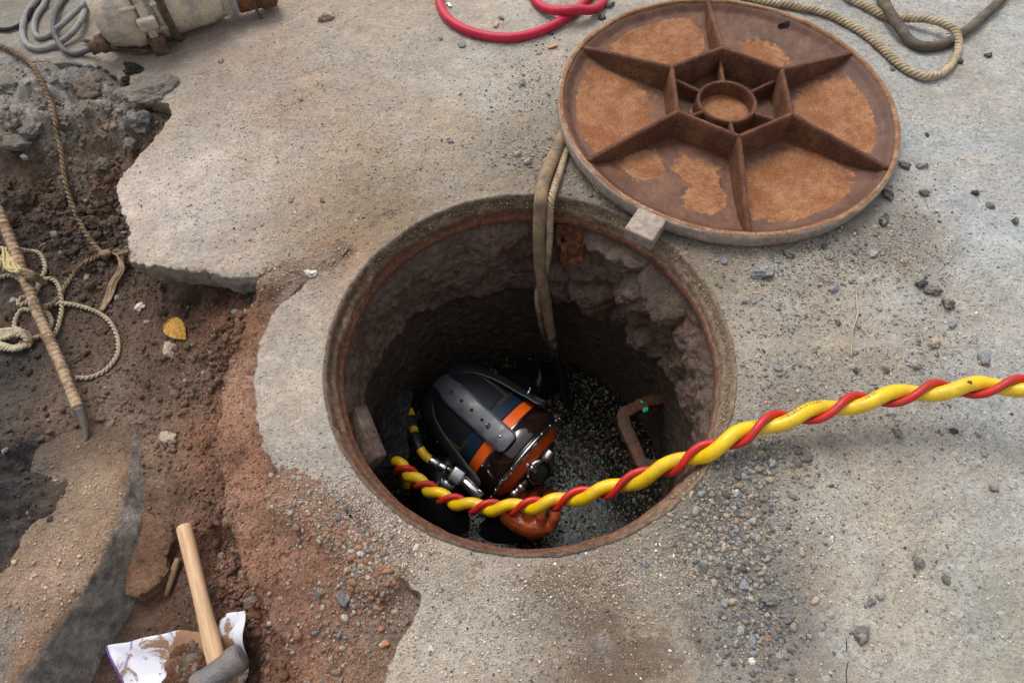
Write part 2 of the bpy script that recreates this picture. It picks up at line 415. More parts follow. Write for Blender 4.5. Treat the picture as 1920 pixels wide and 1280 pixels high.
rp = [(100, 420, 1), (0, 350, 1), (200, 430, .9), (120, 330, .8), (60, 480, .6), (200, 560, .3), (100, 700, .3), (250, 700, .3), (350, 600, .6), (420, 580, .55), (380, 700, .7), (390, 830, .6), (430, 750, .12), (450, 900, .12), (480, 1050, .15),
      (400, 960, .7), (430, 1080, .9), (330, 1150, .6), (250, 1050, .1), (600, 1050, .35), (660, 1180, .45), (560, 1180, .3), (50, 200, .5), (150, 200, .8), (0, 100, .1), (20, 850, 1), (0, 960, 1), (300, 880, .3)]
RP = np.array([at(x, y, -.1)[:2] for x, y, _ in rp]); RV = np.array([v for *_, v in rp])
SHELF = np.array([at(a_, b_, -.04)[:2] for a_, b_ in ((560, 490), (505, 545), (476, 575), (452, 618), (446, 650), (424, 668), (410, 700), (406, 760), (402, 800), (404, 850), (412, 900), (418, 960), (436, 1000), (442, 1050), (462, 1090), (480, 1130), (492, 1170), (530, 1200), (540, 1250), (562, 1300), (600, 1500), (900, 1500), (900, 490))])
_sh = sd_poly(HP[:, 0], HP[:, 1], SHELF) < .004
SMEAR = [np.array([at(a_, b_, 0)[:2] for a_, b_ in L_]) for L_ in (((540, 925), (575, 945), (625, 962), (668, 985), (690, 1020), (706, 1060)), ((500, 528), (545, 510), (585, 500), (640, 470)))]
def smear_d(x, y):
    d = np.full(x.shape, 9.0)
    for L_, w_ in zip(SMEAR, (.040, .022)):
        for a_, b_ in zip(L_[:-1], L_[1:]):
            e = b_-a_; t_ = np.clip(((x-a_[0])*e[0]+(y-a_[1])*e[1])/(e@e), 0, 1); d = np.minimum(d, np.hypot(x-a_[0]-t_*e[0], y-a_[1]-t_*e[1])/w_)
    return np.exp(-d**2)
def soil_z(x, y):
    zt = idw(x, y, HP[~_sh], HZ[~_sh], 4.0, .012); zs_ = idw(x, y, HP[_sh], HZ[_sh], 3.5, .012)
    sdl = sd_poly(x, y, SHELF)+.010*fbm(x, y, 0, 14, 4, 301)+.003*fbm(x, y, 0, 55, 3, 302)
    k = sstep(.014, -.003, sdl)
    z = zt*(1-k)+zs_*k
    rm = roughmap(x, y)*(1-.85*k*sstep(-.5, -.3, -np.abs(x+.55)*0-.4)); rm = np.where(k > .5, rm*.55, rm)
    z = z+0.004*fbm(x, y, 0, 12, 4, 31)*(1-.5*k)+rm*(0.010*fbm(x, y, 0, 26, 5, 33, .6))
    wl, w2, _ = worley(x+.01*fbm(x, y, 0, 30, 2, 5), y, 0, 36, 41)
    z = z+rm*0.024*(.5-wl)*sstep(.25, .8, rm)
    wl2, _, _ = worley(x, y, 0, 95, 43)
    z = z+rm*0.006*(.5-wl2)
    z = z+0.0012*fbm(x, y, 0, 130, 2, 35)
    a = np.exp(-(((x-TL[0])/.22)**2+((y-TL[1])/.07)**2))
    z = z+a*0.012*(np.abs(fbm(x*.6, y*2.2+x*.5, 0, 14, 4, 37))-.3)
    inside = sd_poly(x, y, PV)
    deep = -0.13*sstep(.015, .06, -inside)
    z = np.where(inside < 0, np.minimum(z-.012, -.02+deep), z)
    s = smear_d(x, y); zm = .0085*(s-.55)+.0030*fbm(x, y, 0, 26, 5, 303, .62)+.001*fbm(x, y, 0, 90, 2, 304)
    zo = z+(np.maximum(zm, z)-z)*sstep(.02, .55, s)
    return np.where(inside < 0, np.where(s > .12, np.maximum(zm, z), z), zo)
TL = at(50, 215, -.02)
def surf(x, y):
    x = np.atleast_1d(np.asarray(x, float)); y = np.atleast_1d(np.asarray(y, float))
    s = sd_poly(x, y, PV)
    return np.where(s < 0.0, pave_z(x, y), soil_z(x, y))
def on(px, py, off=0.0, fn=None, it=6):
    """the point of the ground seen at a place in the photograph, lifted by off"""
    fn = fn or surf; z = 0.0
    for _ in range(it):
        p = at(px, py, z+off); z = .2*z+.8*float(fn(np.array([p[0]]), np.array([p[1]]))[0])
    return at(px, py, z+off)
def onp(pts, off=0.0, fn=None): return [on(p[0], p[1], (p[2] if len(p) > 2 else 0)+off, fn) for p in pts]

cp = [(400, 60, 168, 150, 134), (700, 40, 172, 160, 145), (900, 150, 178, 168, 154), (1000, 30, 178, 170, 158), (1850, 50, 182, 180, 174), (1750, 250, 180, 178, 172), (1850, 400, 184, 184, 180), (1500, 540, 166, 156, 142),
 (1700, 600, 178, 172, 161), (1880, 700, 178, 177, 172), (1600, 950, 186, 179, 166), (1850, 950, 184, 181, 172), (1700, 1200, 183, 177, 165), (1350, 950, 132, 123, 111), (1400, 1100, 132, 126, 117), (1250, 1150, 156, 146, 132),
 (1050, 1120, 148, 134, 118), (1150, 1220, 135, 118, 101), (900, 1200, 182, 171, 156), (850, 1080, 170, 158, 143), (750, 1000, 168, 150, 134), (600, 860, 172, 161, 149), (560, 700, 190, 177, 162), (520, 600, 168, 156, 145), (600, 650, 178, 160, 140),
 (600, 480, 152, 124, 99), (540, 470, 165, 145, 125), (700, 400, 148, 127, 104), (750, 330, 158, 141, 120), (500, 300, 186, 172, 157), (350, 350, 200, 184, 169), (260, 400, 200, 182, 168), (300, 450, 196, 183, 170), (450, 480, 178, 162, 149),
 (550, 200, 172, 154, 138), (300, 230, 170, 153, 137), (350, 130, 160, 146, 132), (800, 280, 168, 155, 140), (900, 330, 155, 142, 125), (1000, 300, 150, 139, 124), (1100, 380, 130, 120, 106), (1300, 480, 140, 130, 114), (1500, 780, 150, 141, 128),
 (1440, 650, 168, 158, 144), (1600, 650, 172, 162, 147), (100, 60, 150, 142, 130), (1650, 430, 140, 133, 122), (0, 20, 140, 134, 124), (1900, 1200, 165, 160, 145)]
sp_ = [(100, 765, 134, 108, 88), (190, 762, 138, 112, 90), (20, 765, 112, 92, 78), (430, 760, 168, 124, 96), (450, 950, 160, 114, 86), (520, 1100, 146, 94, 66), (600, 1050, 148, 98, 70), (560, 1000, 150, 106, 80), (650, 1000, 160, 138, 120), (700, 1090, 150, 130, 114), (650, 1200, 136, 104, 82), (730, 1130, 140, 118, 100), (580, 1200, 146, 98, 72),
 (300, 700, 118, 90, 70), (200, 600, 108, 84, 66), (100, 700, 98, 80, 66), (30, 850, 62, 60, 60), (10, 950, 60, 58, 58), (-100, 900, 60, 58, 58), (30, 700, 74, 68, 64), (20, 760, 74, 70, 66), (150, 430, 90, 72, 60), (50, 400, 82, 68, 58), (50, 330, 112, 92, 76), (100, 220, 160, 148, 136), (30, 200, 162, 150, 138), (180, 160, 156, 144, 130),
 (150, 290, 128, 106, 86), (200, 350, 110, 84, 66), (250, 1080, 142, 102, 76), (330, 1150, 112, 82, 62), (400, 1000, 122, 84, 62), (430, 600, 120, 82, 60), (360, 560, 104, 76, 58), (270, 520, 100, 78, 62), (300, 880, 136, 108, 86), (180, 740, 126, 102, 82), (460, 590, 140, 96, 70),
 (560, 520, 132, 104, 84), (610, 492, 136, 114, 94), (650, 470, 138, 118, 100), (0, 110, 146, 138, 128), (0, 560, 96, 78, 66), (395, 830, 136, 92, 66), (440, 1250, 118, 84, 64), (200, 1200, 90, 66, 52)]
CPp = np.array([at(a[0], a[1], 0)[:2] for a in cp]); CPc = alb([a[2:] for a in cp])
SPp = np.array([on(a[0], a[1], 0, soil_z)[:2] for a in sp_]); SPc = alb([a[2:] for a in sp_], 1.28); SPc = SPc*.79+.21*SPc.mean(1, keepdims=True)
def pave_col(x, y):
    c = idw(x+.02*fbm(x, y, 0, 9, 3, 51), y+.02*fbm(x, y, 0, 9, 3, 52), CPp, CPc, 3.2, .03)
    m = 1+.10*fbm(x, y, 0, 6, 5, 53)+.09*fbm(x, y, 0, 27, 5, 63, .6)
    warm = .07*fbm(x, y, 0, 13, 5, 54, .6)
    return c*m[:, None]*np.stack([1+warm, 1+0*warm, 1-warm], 1)
def soil_col(x, y):
    c = idw(x+.02*fbm(x, y, 0, 12, 3, 55), y+.02*fbm(x, y, 0, 12, 3, 56), SPp, SPc, 3.2, .02)
    c = c*(1+.20*sstep(.005, -.012, sd_poly(x, y, SHELF)))[:, None]
    m = 1+.16*fbm(x, y, 0, 14, 5, 57); warm = .09*fbm(x, y, 0, 16, 4, 58)
    return c*m[:, None]*np.stack([1+warm, 1+0*warm, 1-warm], 1)

def axis_pts(lo, hi, flo, fhi, res, grow=1.35):
    a = list(np.arange(flo, fhi+res, res)); s = res; x = a[-1]
    while x < hi: s *= grow; x = min(hi, x+s); a.append(x)
    s = res; x = a[0]; b = []
    while x > lo: s *= grow; x = max(lo, x-s); b.append(x)
    return np.array(b[::-1]+a)
def grid_region(X, Y, sdf, snap):
    gx, gy = np.meshgrid(X, Y, indexing='ij'); x = gx.ravel().copy(); y = gy.ravel().copy()
    sd = sdf(x, y); nx, ny = len(X), len(Y)
    m = np.abs(sd) < snap*1.1; xm, ym = x[m], y[m]
    for _ in range(2):
        s0 = sdf(xm, ym); e = 3e-4
        gxx = (sdf(xm+e, ym)-s0)/e; gyy = (sdf(xm, ym+e)-s0)/e; g2 = gxx**2+gyy**2+1e-9
        lim = snap*.75; dx = -s0*gxx/g2; dy = -s0*gyy/g2; l = np.hypot(dx, dy)+1e-12; k = np.minimum(1, lim/l)
        ok = np.abs(sd[m]) < snap*.55
        xm = np.where(ok, xm+dx*k, xm); ym = np.where(ok, ym+dy*k, ym)
    x[m] = xm; y[m] = ym; sdm = sd[m]; sdm[np.abs(sdm) < snap*.55] = 0; sd[m] = sdm
    ins = sd <= 0
    i, j = np.meshgrid(np.arange(nx-1), np.arange(ny-1), indexing='ij'); i = i.ravel(); j = j.ravel()
    q = np.stack([i*ny+j, (i+1)*ny+j, (i+1)*ny+j+1, i*ny+j+1], 1); c = ins[q]; k = c.sum(1)
    quads = q[k == 4]; t = q[k == 3]; ct = c[k == 3]
    tri = np.array([[v for v, f in zip(a, b) if f] for a, b in zip(t, ct)]).reshape(-1, 3)
    used = np.unique(np.concatenate([quads.ravel(), tri.ravel()])).astype(int); mp = np.full(nx*ny, -1); mp[used] = np.arange(len(used))
    return x[used], y[used], mp[quads], mp[tri] if len(tri) else np.zeros((0, 3), int)
def boundary(quads, tris, nv):
    e = np.concatenate([quads[:, [0, 1]], quads[:, [1, 2]], quads[:, [2, 3]], quads[:, [3, 0]]]+([tris[:, [0, 1]], tris[:, [1, 2]], tris[:, [2, 0]]] if len(tris) else []))
    k1 = e[:, 0].astype(np.int64)*nv+e[:, 1]; k2 = e[:, 1].astype(np.int64)*nv+e[:, 0]
    return e[~np.isin(k1, k2)]
def slab(x, y, z, quads, tris, depth, rows, offs, seed, jit=.004, fade=None):
    """adds a rough broken side below the outline; returns V, quads, tris, side-flag"""
    nv = len(x); be = boundary(quads, tris, nv); bv = np.unique(be)
    nrm = np.zeros((nv, 2)); d = np.stack([x[be[:, 1]]-x[be[:, 0]], y[be[:, 1]]-y[be[:, 0]]], 1); n2 = np.stack([d[:, 1], -d[:, 0]], 1)
    n2 /= np.linalg.norm(n2, axis=1)[:, None]+1e-12
    np.add.at(nrm, be[:, 0], n2); np.add.at(nrm, be[:, 1], n2)
    for _ in range(3):
        a = nrm.copy(); np.add.at(a, be[:, 0], nrm[be[:, 1]]); np.add.at(a, be[:, 1], nrm[be[:, 0]]); nrm = a/(np.linalg.norm(a, axis=1)[:, None]+1e-12)
    V = [np.stack([x, y, z], 1)]; mp = np.full(nv, -1); mp[bv] = np.arange(len(bv)); m = len(bv); Q = []
    prev = bv
    for r in range(1, rows+1):
        f = (r/rows)**1.4; zz = z[bv]-depth*f
        o = np.interp(f, offs[0], offs[1])+jit*(f**.5)*fbm(x[bv], y[bv], zz, 45, 4, seed)+jit*.5*fbm(x[bv], y[bv], zz*3, 110, 2, seed+3)
        V.append(np.stack([x[bv]+nrm[bv, 0]*o, y[bv]+nrm[bv, 1]*o, zz+jit*.4*fbm(x[bv], y[bv], zz, 60, 2, seed+9)], 1))
        cur = nv+(r-1)*m+np.arange(m); pa = prev[mp[be[:, 0]]]; pb = prev[mp[be[:, 1]]]
        Q.append(np.stack([pb, pa, cur[mp[be[:, 0]]], cur[mp[be[:, 1]]]], 1)); prev = cur
    V = np.vstack(V); Qs = np.concatenate([quads]+Q); side = np.zeros(len(V)); side[nv:] = 1
    return V, Qs, tris, side

# ---- pavement
PX = axis_pts(-9, 8, -1.36, 1.32, .0042); PY = axis_pts(-6, 9, -.62, 1.14, .0042)
x, y, q4, q3 = grid_region(PX, PY, pave_sd, .0042); z = pave_z(x, y)
V, Q4, Q3, side = slab(x, y, z, q4, q3, .080, 13, ([0, .06, .3, .7, 1], [0, .002, .001, -.008, -.02]), 61, .006)
xx, yy = V[:, 0], V[:, 1]; c = pave_col(xx, yy)
sidec = (alb((150, 136, 124))+(alb((176, 176, 176))-alb((150, 136, 124)))*np.exp(-((xx+.47)**2+(yy+.08)**2)/.03)[:, None])*(1+.2*fbm(xx, yy, V[:, 2], 30, 4, 62))[:, None]
c = np.where(side[:, None] > 0, sidec, c)
rr = np.hypot(xx, yy)
chips = idw(xx, yy, np.array([at(*p, 0)[:2] for p in ((1750, 300), (1850, 600), (1850, 1000), (1600, 1200), (1600, 950), (1500, 600), (1300, 1000), (1250, 1200), (950, 1250), (850, 100), (600, 200), (350, 300), (560, 700), (1000, 1150), (1500, 350), (1800, 60), (250, 60))]),
            np.array([1, 1, .95, .85, .7, .4, .7, .6, .55, .25, .2, .3, .6, .5, .7, 1, .2]), 3)
def blobs(x, y, L):
    r = np.zeros(x.shape)
    for px, py, a, b, ang, s in L:
        p = at(px, py, 0); ca, sa = math.cos(ang), math.sin(ang); dx, dy = x-p[0], y-p[1]
        r = np.maximum(r, s*np.exp(-(((dx*ca+dy*sa)/a)**2+((-dx*sa+dy*ca)/b)**2)))
    return r
stain = blobs(xx, yy, [(620, 490, .12, .03, .6, .62), (730, 400, .10, .03, .7, .5), (1050, 1090, .13, .035, -.1, .62), (1120, 1170, .10, .05, -.7, .68), (1180, 1240, .14, .05, .2, .75), (1300, 1200, .06, .08, .2, .55), (900, 1060, .05, .03, 0, .5), (1330, 930, .04, .07, .6, .62),
                       (1000, 330, .05, .03, 0, .35), (1180, 400, .10, .02, -.4, .5), (380, 1300, .1, .1, 0, .3), (560, 880, .05, .03, 0, .3), (770, 960, .06, .02, -.5, .35), (1360, 500, .06, .03, -.8, .35)])
pave = mesh('pavement', V, [Q4, Q3], M['pave'], None, True, c, {'chips': chips*(1-side), 'stain': stain*(1-side)})
tag(pave, kind='structure')
del V, Q4, Q3
# ---- soil
SX = axis_pts(-9, 8, -1.36, -.02, .0042); SY = axis_pts(-6, 9, -.66, 1.0, .0042)
x, y, q4, q3 = grid_region(SX, SY, lambda a, b: .40-np.hypot(a, b), .0042)
z = soil_z(x, y); c = soil_col(x, y)
soil = mesh('ground', np.stack([x, y, z], 1), [q4, q3], M['soil'], None, True, c); tag(soil, kind='structure')

# ------------------------------------------------------------------ manhole: iron ring, shaft wall, water
M['ring'] = None
t = NT('rusty_muddy_iron'); c_ = t.attr('Col'); a = t.noise(90, 8, .78); b = t.noise(380, 4, .8)
M['ring'] = t.fin(t.scalec(c_, t.math('ADD', t.ramp(a, .35, .65, .55, 1.4), t.ramp(b, .3, .7, -.3, .3))), .82, 0, t.bump(t.math('ADD', a, b), .9, .003), .3)
def polar(profile, nth, rough, seed):
    th = np.linspace(0, 2*PI, nth, endpoint=False); V = []
    for r, z in profile:
        rr = r+rough*fbm(np.cos(th)*r, np.sin(th)*r, z, 25, 4, seed)
        V.append(np.stack([rr*np.cos(th), rr*np.sin(th), z+.5*rough*fbm(np.cos(th)*r, np.sin(th)*r, z+1, 40, 3, seed+2)], 1))
    n = len(profile); i = np.arange(n-1)[:, None]*nth; j = np.arange(nth)[None]; k = (j+1) % nth
    return np.vstack(V), np.stack([i+j, i+k, i+nth+k, i+nth+j], -1).reshape(-1, 4)
prof = [(.3535, -.03), (.3525, .001), (.351, .003), (.3475, .003), (.346, 0), (.3445, -.005), (.3435, -.011), (.342, -.016), (.3395, -.0185), (.337, -.020), (.335, -.024), (.3345, -.030), (.334, -.036), (.3325, -.040), (.330, -.043), (.3285, -.046), (.328, -.051), (.329, -.056), (.333, -.06), (.345, -.062)]
V, Fq = polar(prof, 900, .0016, 71); n = len(prof)
lev = np.repeat(np.arange(n), 900); az = np.arctan2(V[:, 1], V[:, 0])
sand = alb((154, 132, 110)); mud = alb((104, 82, 64)); rst = alb((118, 76, 56)); drk = alb((62, 46, 38)); gry = alb((132, 116, 102))
nz = fbm(V[:, 0], V[:, 1], V[:, 2]*3, 26, 6, 72, .65)
cc = np.where((lev < 5)[:, None], gry*.75, np.where((lev < 11)[:, None], mud, np.where((lev < 14)[:, None], rst*.9, rst)))
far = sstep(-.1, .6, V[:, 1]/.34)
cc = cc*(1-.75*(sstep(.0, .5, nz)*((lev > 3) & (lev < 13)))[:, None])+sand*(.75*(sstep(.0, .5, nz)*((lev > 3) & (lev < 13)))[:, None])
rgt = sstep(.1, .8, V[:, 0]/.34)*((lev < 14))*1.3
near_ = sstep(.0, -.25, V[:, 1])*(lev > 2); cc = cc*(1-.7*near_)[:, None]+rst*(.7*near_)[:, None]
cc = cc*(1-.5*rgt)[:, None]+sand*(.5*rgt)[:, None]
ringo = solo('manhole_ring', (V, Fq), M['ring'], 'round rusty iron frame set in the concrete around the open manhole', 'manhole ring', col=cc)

nth, nz_ = 1100, 250
th = np.linspace(0, 2*PI, nth, endpoint=False)[None]+np.zeros((nz_, 1)); zz = np.linspace(-.058, -.70, nz_)[:, None]+np.zeros((1, nth))
th, zz = th.ravel(), zz.ravel(); cx, cy = np.cos(th), np.sin(th)
deg = np.degrees(th)
def arc(c0, wd): d = (deg-c0+180) % 360-180; return np.exp(-(d/wd)**2)
right = arc(48, 42); left = arc(128, 32); leftlow = arc(190, 50)
low = -.25-.06*right-.04*arc(100, 30)+.02*fbm(cx, cy, 0, 4, 3, 81)        # where the masonry stops
up = sstep(-.012, .012, zz-low)
w1, w2, cid = worley(cx*.34+.012*fbm(cx, cy, zz*3, 6, 2, 8), cy*.34, zz*1.35, 9.5, 83)
stone = np.clip((w2-w1)*2.2, 0, 1)**.5
w3, _, _ = worley(cx*.34, cy*.34, zz, 42, 84)
R = .340+.004*fbm(cx*.34, cy*.34, zz*.4, 18, 4, 85)
inn = up*(.008+stone*(.052*right+.004*left+.001)*(.25+1.2*cid)+.008*(right+.6*left)*(.5-w3)+.016*fbm(cx*.34, cy*.34, zz, 9, 6, 86, .62)+.020*left*np.maximum(0, fbm(cx*.34, cy*.34, zz*1.2, 13, 4, 90))+.007*right*fbm(cx*.34, cy*.34, zz, 38, 5, 92, .65))
inn = inn*sstep(-.058, -.085, zz)*(.35+.65*sstep(-.06, -.14, zz))
R = R-inn-.0035*fbm(cx*.34, cy*.34, zz, 60, 4, 87)
V = np.stack([R*cx, R*cy, zz], 1)
i = np.arange(nz_-1)[:, None]*nth; j = np.arange(nth)[None]; k = (j+1) % nth
Fq = np.stack([i+j, i+k, i+nth+k, i+nth+j], -1).reshape(-1, 4)
n1 = fbm(V[:, 0], V[:, 1], V[:, 2], 9, 4, 88); n2 = fbm(V[:, 0], V[:, 1], V[:, 2]*.5, 22, 4, 89)
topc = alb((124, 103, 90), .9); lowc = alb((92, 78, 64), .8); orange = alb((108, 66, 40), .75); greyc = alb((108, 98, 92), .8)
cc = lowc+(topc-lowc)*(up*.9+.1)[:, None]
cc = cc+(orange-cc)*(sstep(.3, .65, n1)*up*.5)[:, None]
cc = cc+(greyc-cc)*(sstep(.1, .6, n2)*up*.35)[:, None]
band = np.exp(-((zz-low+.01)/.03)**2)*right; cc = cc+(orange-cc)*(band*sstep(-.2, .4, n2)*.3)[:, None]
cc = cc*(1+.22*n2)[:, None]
t = NT('wet_masonry'); c_ = t.attr('Col'); a = t.noise(70, 7, .72); b = t.noise(300, 4, .75)
g = t.voro(260); gc = t.voro(260, out='Color'); sp = t.n('ShaderNodeSeparateColor'); t.set(sp, 0, gc)
col = t.scalec(c_, t.math('ADD', t.ramp(a, .3, .7, .6, 1.35), t.ramp(b, .3, .7, -.25, .25)))
col = t.mix(t.math('MULTIPLY', t.math('MULTIPLY', t.ramp(sp.outputs[0], .93, .95), t.ramp(g, .3, .2)), .7), col, (.40, .34, .20))
M['shaft'] = t.fin(col, t.ramp(a, .35, .65, .35, .75), 0, t.bump(t.math('ADD', a, t.math('MULTIPLY', b, .6)), 1.0, .006), .45)
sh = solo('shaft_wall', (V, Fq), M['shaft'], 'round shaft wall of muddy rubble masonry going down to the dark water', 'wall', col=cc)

WZ = -.65
nr, nt_ = 130, 420; rr, tt = np.meshgrid(np.linspace(0.0005, .352, nr), np.linspace(0, 2*PI, nt_, endpoint=False), indexing='ij'); rr, tt = rr.ravel(), tt.ravel()
x, y = rr*np.cos(tt), rr*np.sin(tt)
i = np.arange(nr-1)[:, None]*nt_; j = np.arange(nt_)[None]; k = (j+1) % nt_
z = WZ+.0002*fbm(x, y, 0, 30, 3, 91)
t = NT('black_sewage'); M['water'] = t.fin((.006, .007, .009), .035, 0, t.bump(t.noise(70, 4, .6), .3, .004), .42)
wat = mesh('water', np.stack([x, y, z], 1), np.stack([i+j, i+nt_+j, i+nt_+k, i+k], -1).reshape(-1, 4), M['water']); tag(wat, kind='structure')

def scatter_mesh(name, P, S, C, mat, sub=1, seed=0, flat=.7, variants=10, smooth=False, rot3=True):
    r = np.random.default_rng(seed); P = np.asarray(P); n = len(P); Vs = []; Fs = []; Cs = []; off = 0
    var = r.integers(0, variants, n)
    for v in range(variants):
        ids = np.where(var == v)[0]
        if not len(ids): continue
        B, Fc = rock_shape(sub, seed*31+v, cuts=9, rough=.12, sharp=.8)
        m = len(ids); s = S[ids]; ax = np.stack([s*r.uniform(.8, 1.25, m), s*r.uniform(.6, 1.0, m), s*r.uniform(flat*.7, flat*1.1, m)], 1)
        X = B[None]*ax[:, None]
        a = r.uniform(0, 2*PI, m); ca, sa = np.cos(a)[:, None], np.sin(a)[:, None]
        tl = r.uniform(-.5, .5, m) if rot3 else np.zeros(m); ct, st = np.cos(tl)[:, None], np.sin(tl)[:, None]
        Xy = X[..., 1]*ct-X[..., 2]*st; Xz = X[..., 1]*st+X[..., 2]*ct
        X = np.stack([X[..., 0]*ca-Xy*sa, X[..., 0]*sa+Xy*ca, Xz], -1)+P[ids][:, None]
        Vs.append(X.reshape(-1, 3)); nb = len(B)
        Fs.append((Fc[None]+(np.arange(m)*nb)[:, None, None]+off).reshape(-1, 3)); off += m*nb
        Cs.append(np.repeat(C[ids], nb, 0))
    return mesh(name, np.vstack(Vs), np.vstack(Fs), mat, None, smooth, np.vstack(Cs))
def pick(cols, n, r, k=1.0, var=.15):
    c = alb(cols, k); i = r.integers(0, len(c), n); return c[i]*(1+r.uniform(-var, var, (n, 1)))
# floating debris
r = np.random.default_rng(5); n = 17000
a = r.uniform(0, 2*PI, n); q = .346*np.sqrt(r.uniform(0, 1, n)); x, y = q*np.cos(a), q*np.sin(a)
clump = fbm(x, y, 0, 26, 3, 95); dens = .55+.5*sstep(-.05, .12, y+.3*x)+.55*clump-.02*sstep(-.05, -.2, y)
keep = r.uniform(0, 1, n) < np.clip(dens, .04, 1); x, y = x[keep], y[keep]; n = len(x)
S = np.clip(r.lognormal(math.log(.0027), .42, n), .0011, .0085)
C = pick([(128, 120, 86), (104, 97, 70), (74, 68, 52), (142, 134, 104), (92, 86, 62), (58, 54, 44), (44, 42, 38), (164, 156, 128), (50, 48, 44)], n, r, .95)
M['granule'].node_tree.nodes['Principled BSDF'].inputs['Roughness'].default_value = .38
M['granule'].node_tree.nodes['Principled BSDF'].inputs['Specular IOR Level'].default_value = .3
sl_ = scatter_mesh('floating_debris', np.stack([x, y, WZ+.0006+S*.1], 1), S, C, M['granule'], 1, 6, .8); tag(sl_, kind='stuff')
# a few coloured scraps among the debris
def scrap(px, py, s, c_, lab, z=WZ+.003):
    V, Fc = rock(at(px, py, z), (s, s*.7, s*.3), int(px), 2)
    return solo('plastic_scrap', (V, Fc), simple('scrap_%d' % px, alb(c_), .3, var=.1), lab, 'plastic scrap')
scrap(1130, 866, .005, (60, 190, 80), 'bright green plastic scrap floating on the black water')
scrap(1128, 769, .006, (120, 26, 26), 'dark red scrap floating in the debris beside the iron rung')
scrap(1168, 985, .005, (40, 60, 140), 'small dark blue scrap floating at the near edge of the water')

# ---- iron rung
rus2 = rust_mat('dark_wet_rust', alb((82, 58, 46), .8), alb((112, 66, 44), .8), .6, 1)
RZ = -.44
pp = [at(1262, 742, RZ), at(1218, 752, RZ), at(1166, 776, RZ), at(1172, 800, RZ), at(1204, 874, RZ), at(1240, 874, RZ), at(1300, 856, RZ)]
def bar(P, wd, hh, step=.006, bev=.25, rough=0.0, seed=0):
    """flat bar along a polyline with rounded bends; wd across (horizontal), hh vertical"""
    Q = []
    P = [np.array(p) for p in P]
    for i_, p in enumerate(P):
        if 0 < i_ < len(P)-1:
            a_, b_ = P[i_-1], P[i_+1]; l1 = min(.012, np.linalg.norm(a_-p)*.4); l2 = min(.012, np.linalg.norm(b_-p)*.4)
            s_, e_ = p+(a_-p)/np.linalg.norm(a_-p)*l1, p+(b_-p)/np.linalg.norm(b_-p)*l2
            for u in np.linspace(0, 1, 6): Q.append((1-u)**2*s_+2*u*(1-u)*p+u*u*e_)
        else: Q.append(p)
    R_ = [Q[0]]
    for a_, b_ in zip(Q[:-1], Q[1:]):
        n_ = max(1, int(np.linalg.norm(b_-a_)/step))
        R_ += [a_+(b_-a_)*k_/n_ for k_ in range(1, n_+1)]
    Q = np.array(R_); T_ = np.gradient(Q, axis=0); T_ /= np.linalg.norm(T_, axis=1)[:, None]
    Zv = np.array([0, 0, 1.0]); B_ = np.cross(T_, Zv); B_ /= np.linalg.norm(B_, axis=1)[:, None]
    sec = []
    for sx_, sy_ in ((1, 1), (-1, 1), (-1, -1), (1, -1)):
        for k_ in range(3):
            an = {(1, 1): 0, (-1, 1): PI/2, (-1, -1): PI, (1, -1): 1.5*PI}[(sx_, sy_)]+k_*PI/4
            sec.append((sx_*(wd/2-bev*hh)+bev*hh*math.cos(an), sy_*(hh/2-bev*hh)+bev*hh*math.sin(an)))
    sec = np.array(sec); V_ = Q[:, None]+sec[None, :, :1]*B_[:, None]+sec[None, :, 1:]*Zv
    V_ = V_.reshape(-1, 3); m_ = len(sec); N_ = len(Q)
    if rough: V_ = V_+rough*np.stack([fbm(V_[:, 0], V_[:, 1], V_[:, 2]+k_, 60, 3, seed+k_) for k_ in range(3)], 1)
    F_ = [[i_*m_+j_, (i_+1)*m_+j_, (i_+1)*m_+(j_+1) % m_, i_*m_+(j_+1) % m_] for i_ in range(N_-1) for j_ in range(m_)]
    return V_, F_+[list(range(m_)), list(range((N_-1)*m_, N_*m_))[::-1]]
solo('step_iron', bar(pp, .030, .020, .003, .2, .0022, 4), rus2, 'rusty U-shaped iron step sticking out of the shaft wall above the water', 'ladder rung')
# green scrap snagged on the rung and grey lump behind it
V, Fc = rock(at(1211, 768, RZ+.014), (.006, .009, .003), 5, 3, rough=.5)
V2, F2 = rock(at(1204, 753, RZ+.013), (.0025, .006, .002), 6, 2, rough=.5)
solo('plastic_scrap', merge((V, Fc), (V2, F2)), simple('turquoise', alb((60, 200, 160)), .5), 'turquoise plastic shred caught on the back of the iron rung', 'plastic scrap')
# rusty flake hanging under the ring
def sheet(outline_px, zf, thick=.003, res=.0025, bend=None, zoff=None):
    pass
P0 = at(1070, 405, -.045); n_u, n_v = 22, 34; V = []
for iv in range(n_v):
    for iu in range(n_u):
        u, v = iu/(n_u-1)-.5, iv/(n_v-1)
        p = at(1070+52*u*(1-.15*v), 408+78*v, -.052-.085*v)*1.0
        p = p*np.array([.985, .985, 1]); e = .004*fbm(np.array([u*2.]), np.array([v*3.]), 0, 2, 4, 9)[0]
        V.append(p+np.array([e, -e*1.5-.012, e]))
V = np.array(V); V2 = V+np.array([0, .004, -.001])
hole = fbm(np.tile(np.linspace(0, 1, n_u), n_v), np.repeat(np.linspace(0, 1.5, n_v), n_u), 0, 5, 3, 17)
Fc = [[iv*n_u+iu, iv*n_u+iu+1, (iv+1)*n_u+iu+1, (iv+1)*n_u+iu] for iv in range(n_v-1) for iu in range(n_u-1) if not (hole[iv*n_u+iu] > .42 and iv < 16) and not (iu in (0, 1, 19, 20) and hole[iv*n_u+iu] > 0) and not (iv > n_v-5 and hole[iv*n_u+iu] > -.1)]
F2 = [[a+n_u*n_v for a in f[::-1]] for f in Fc]
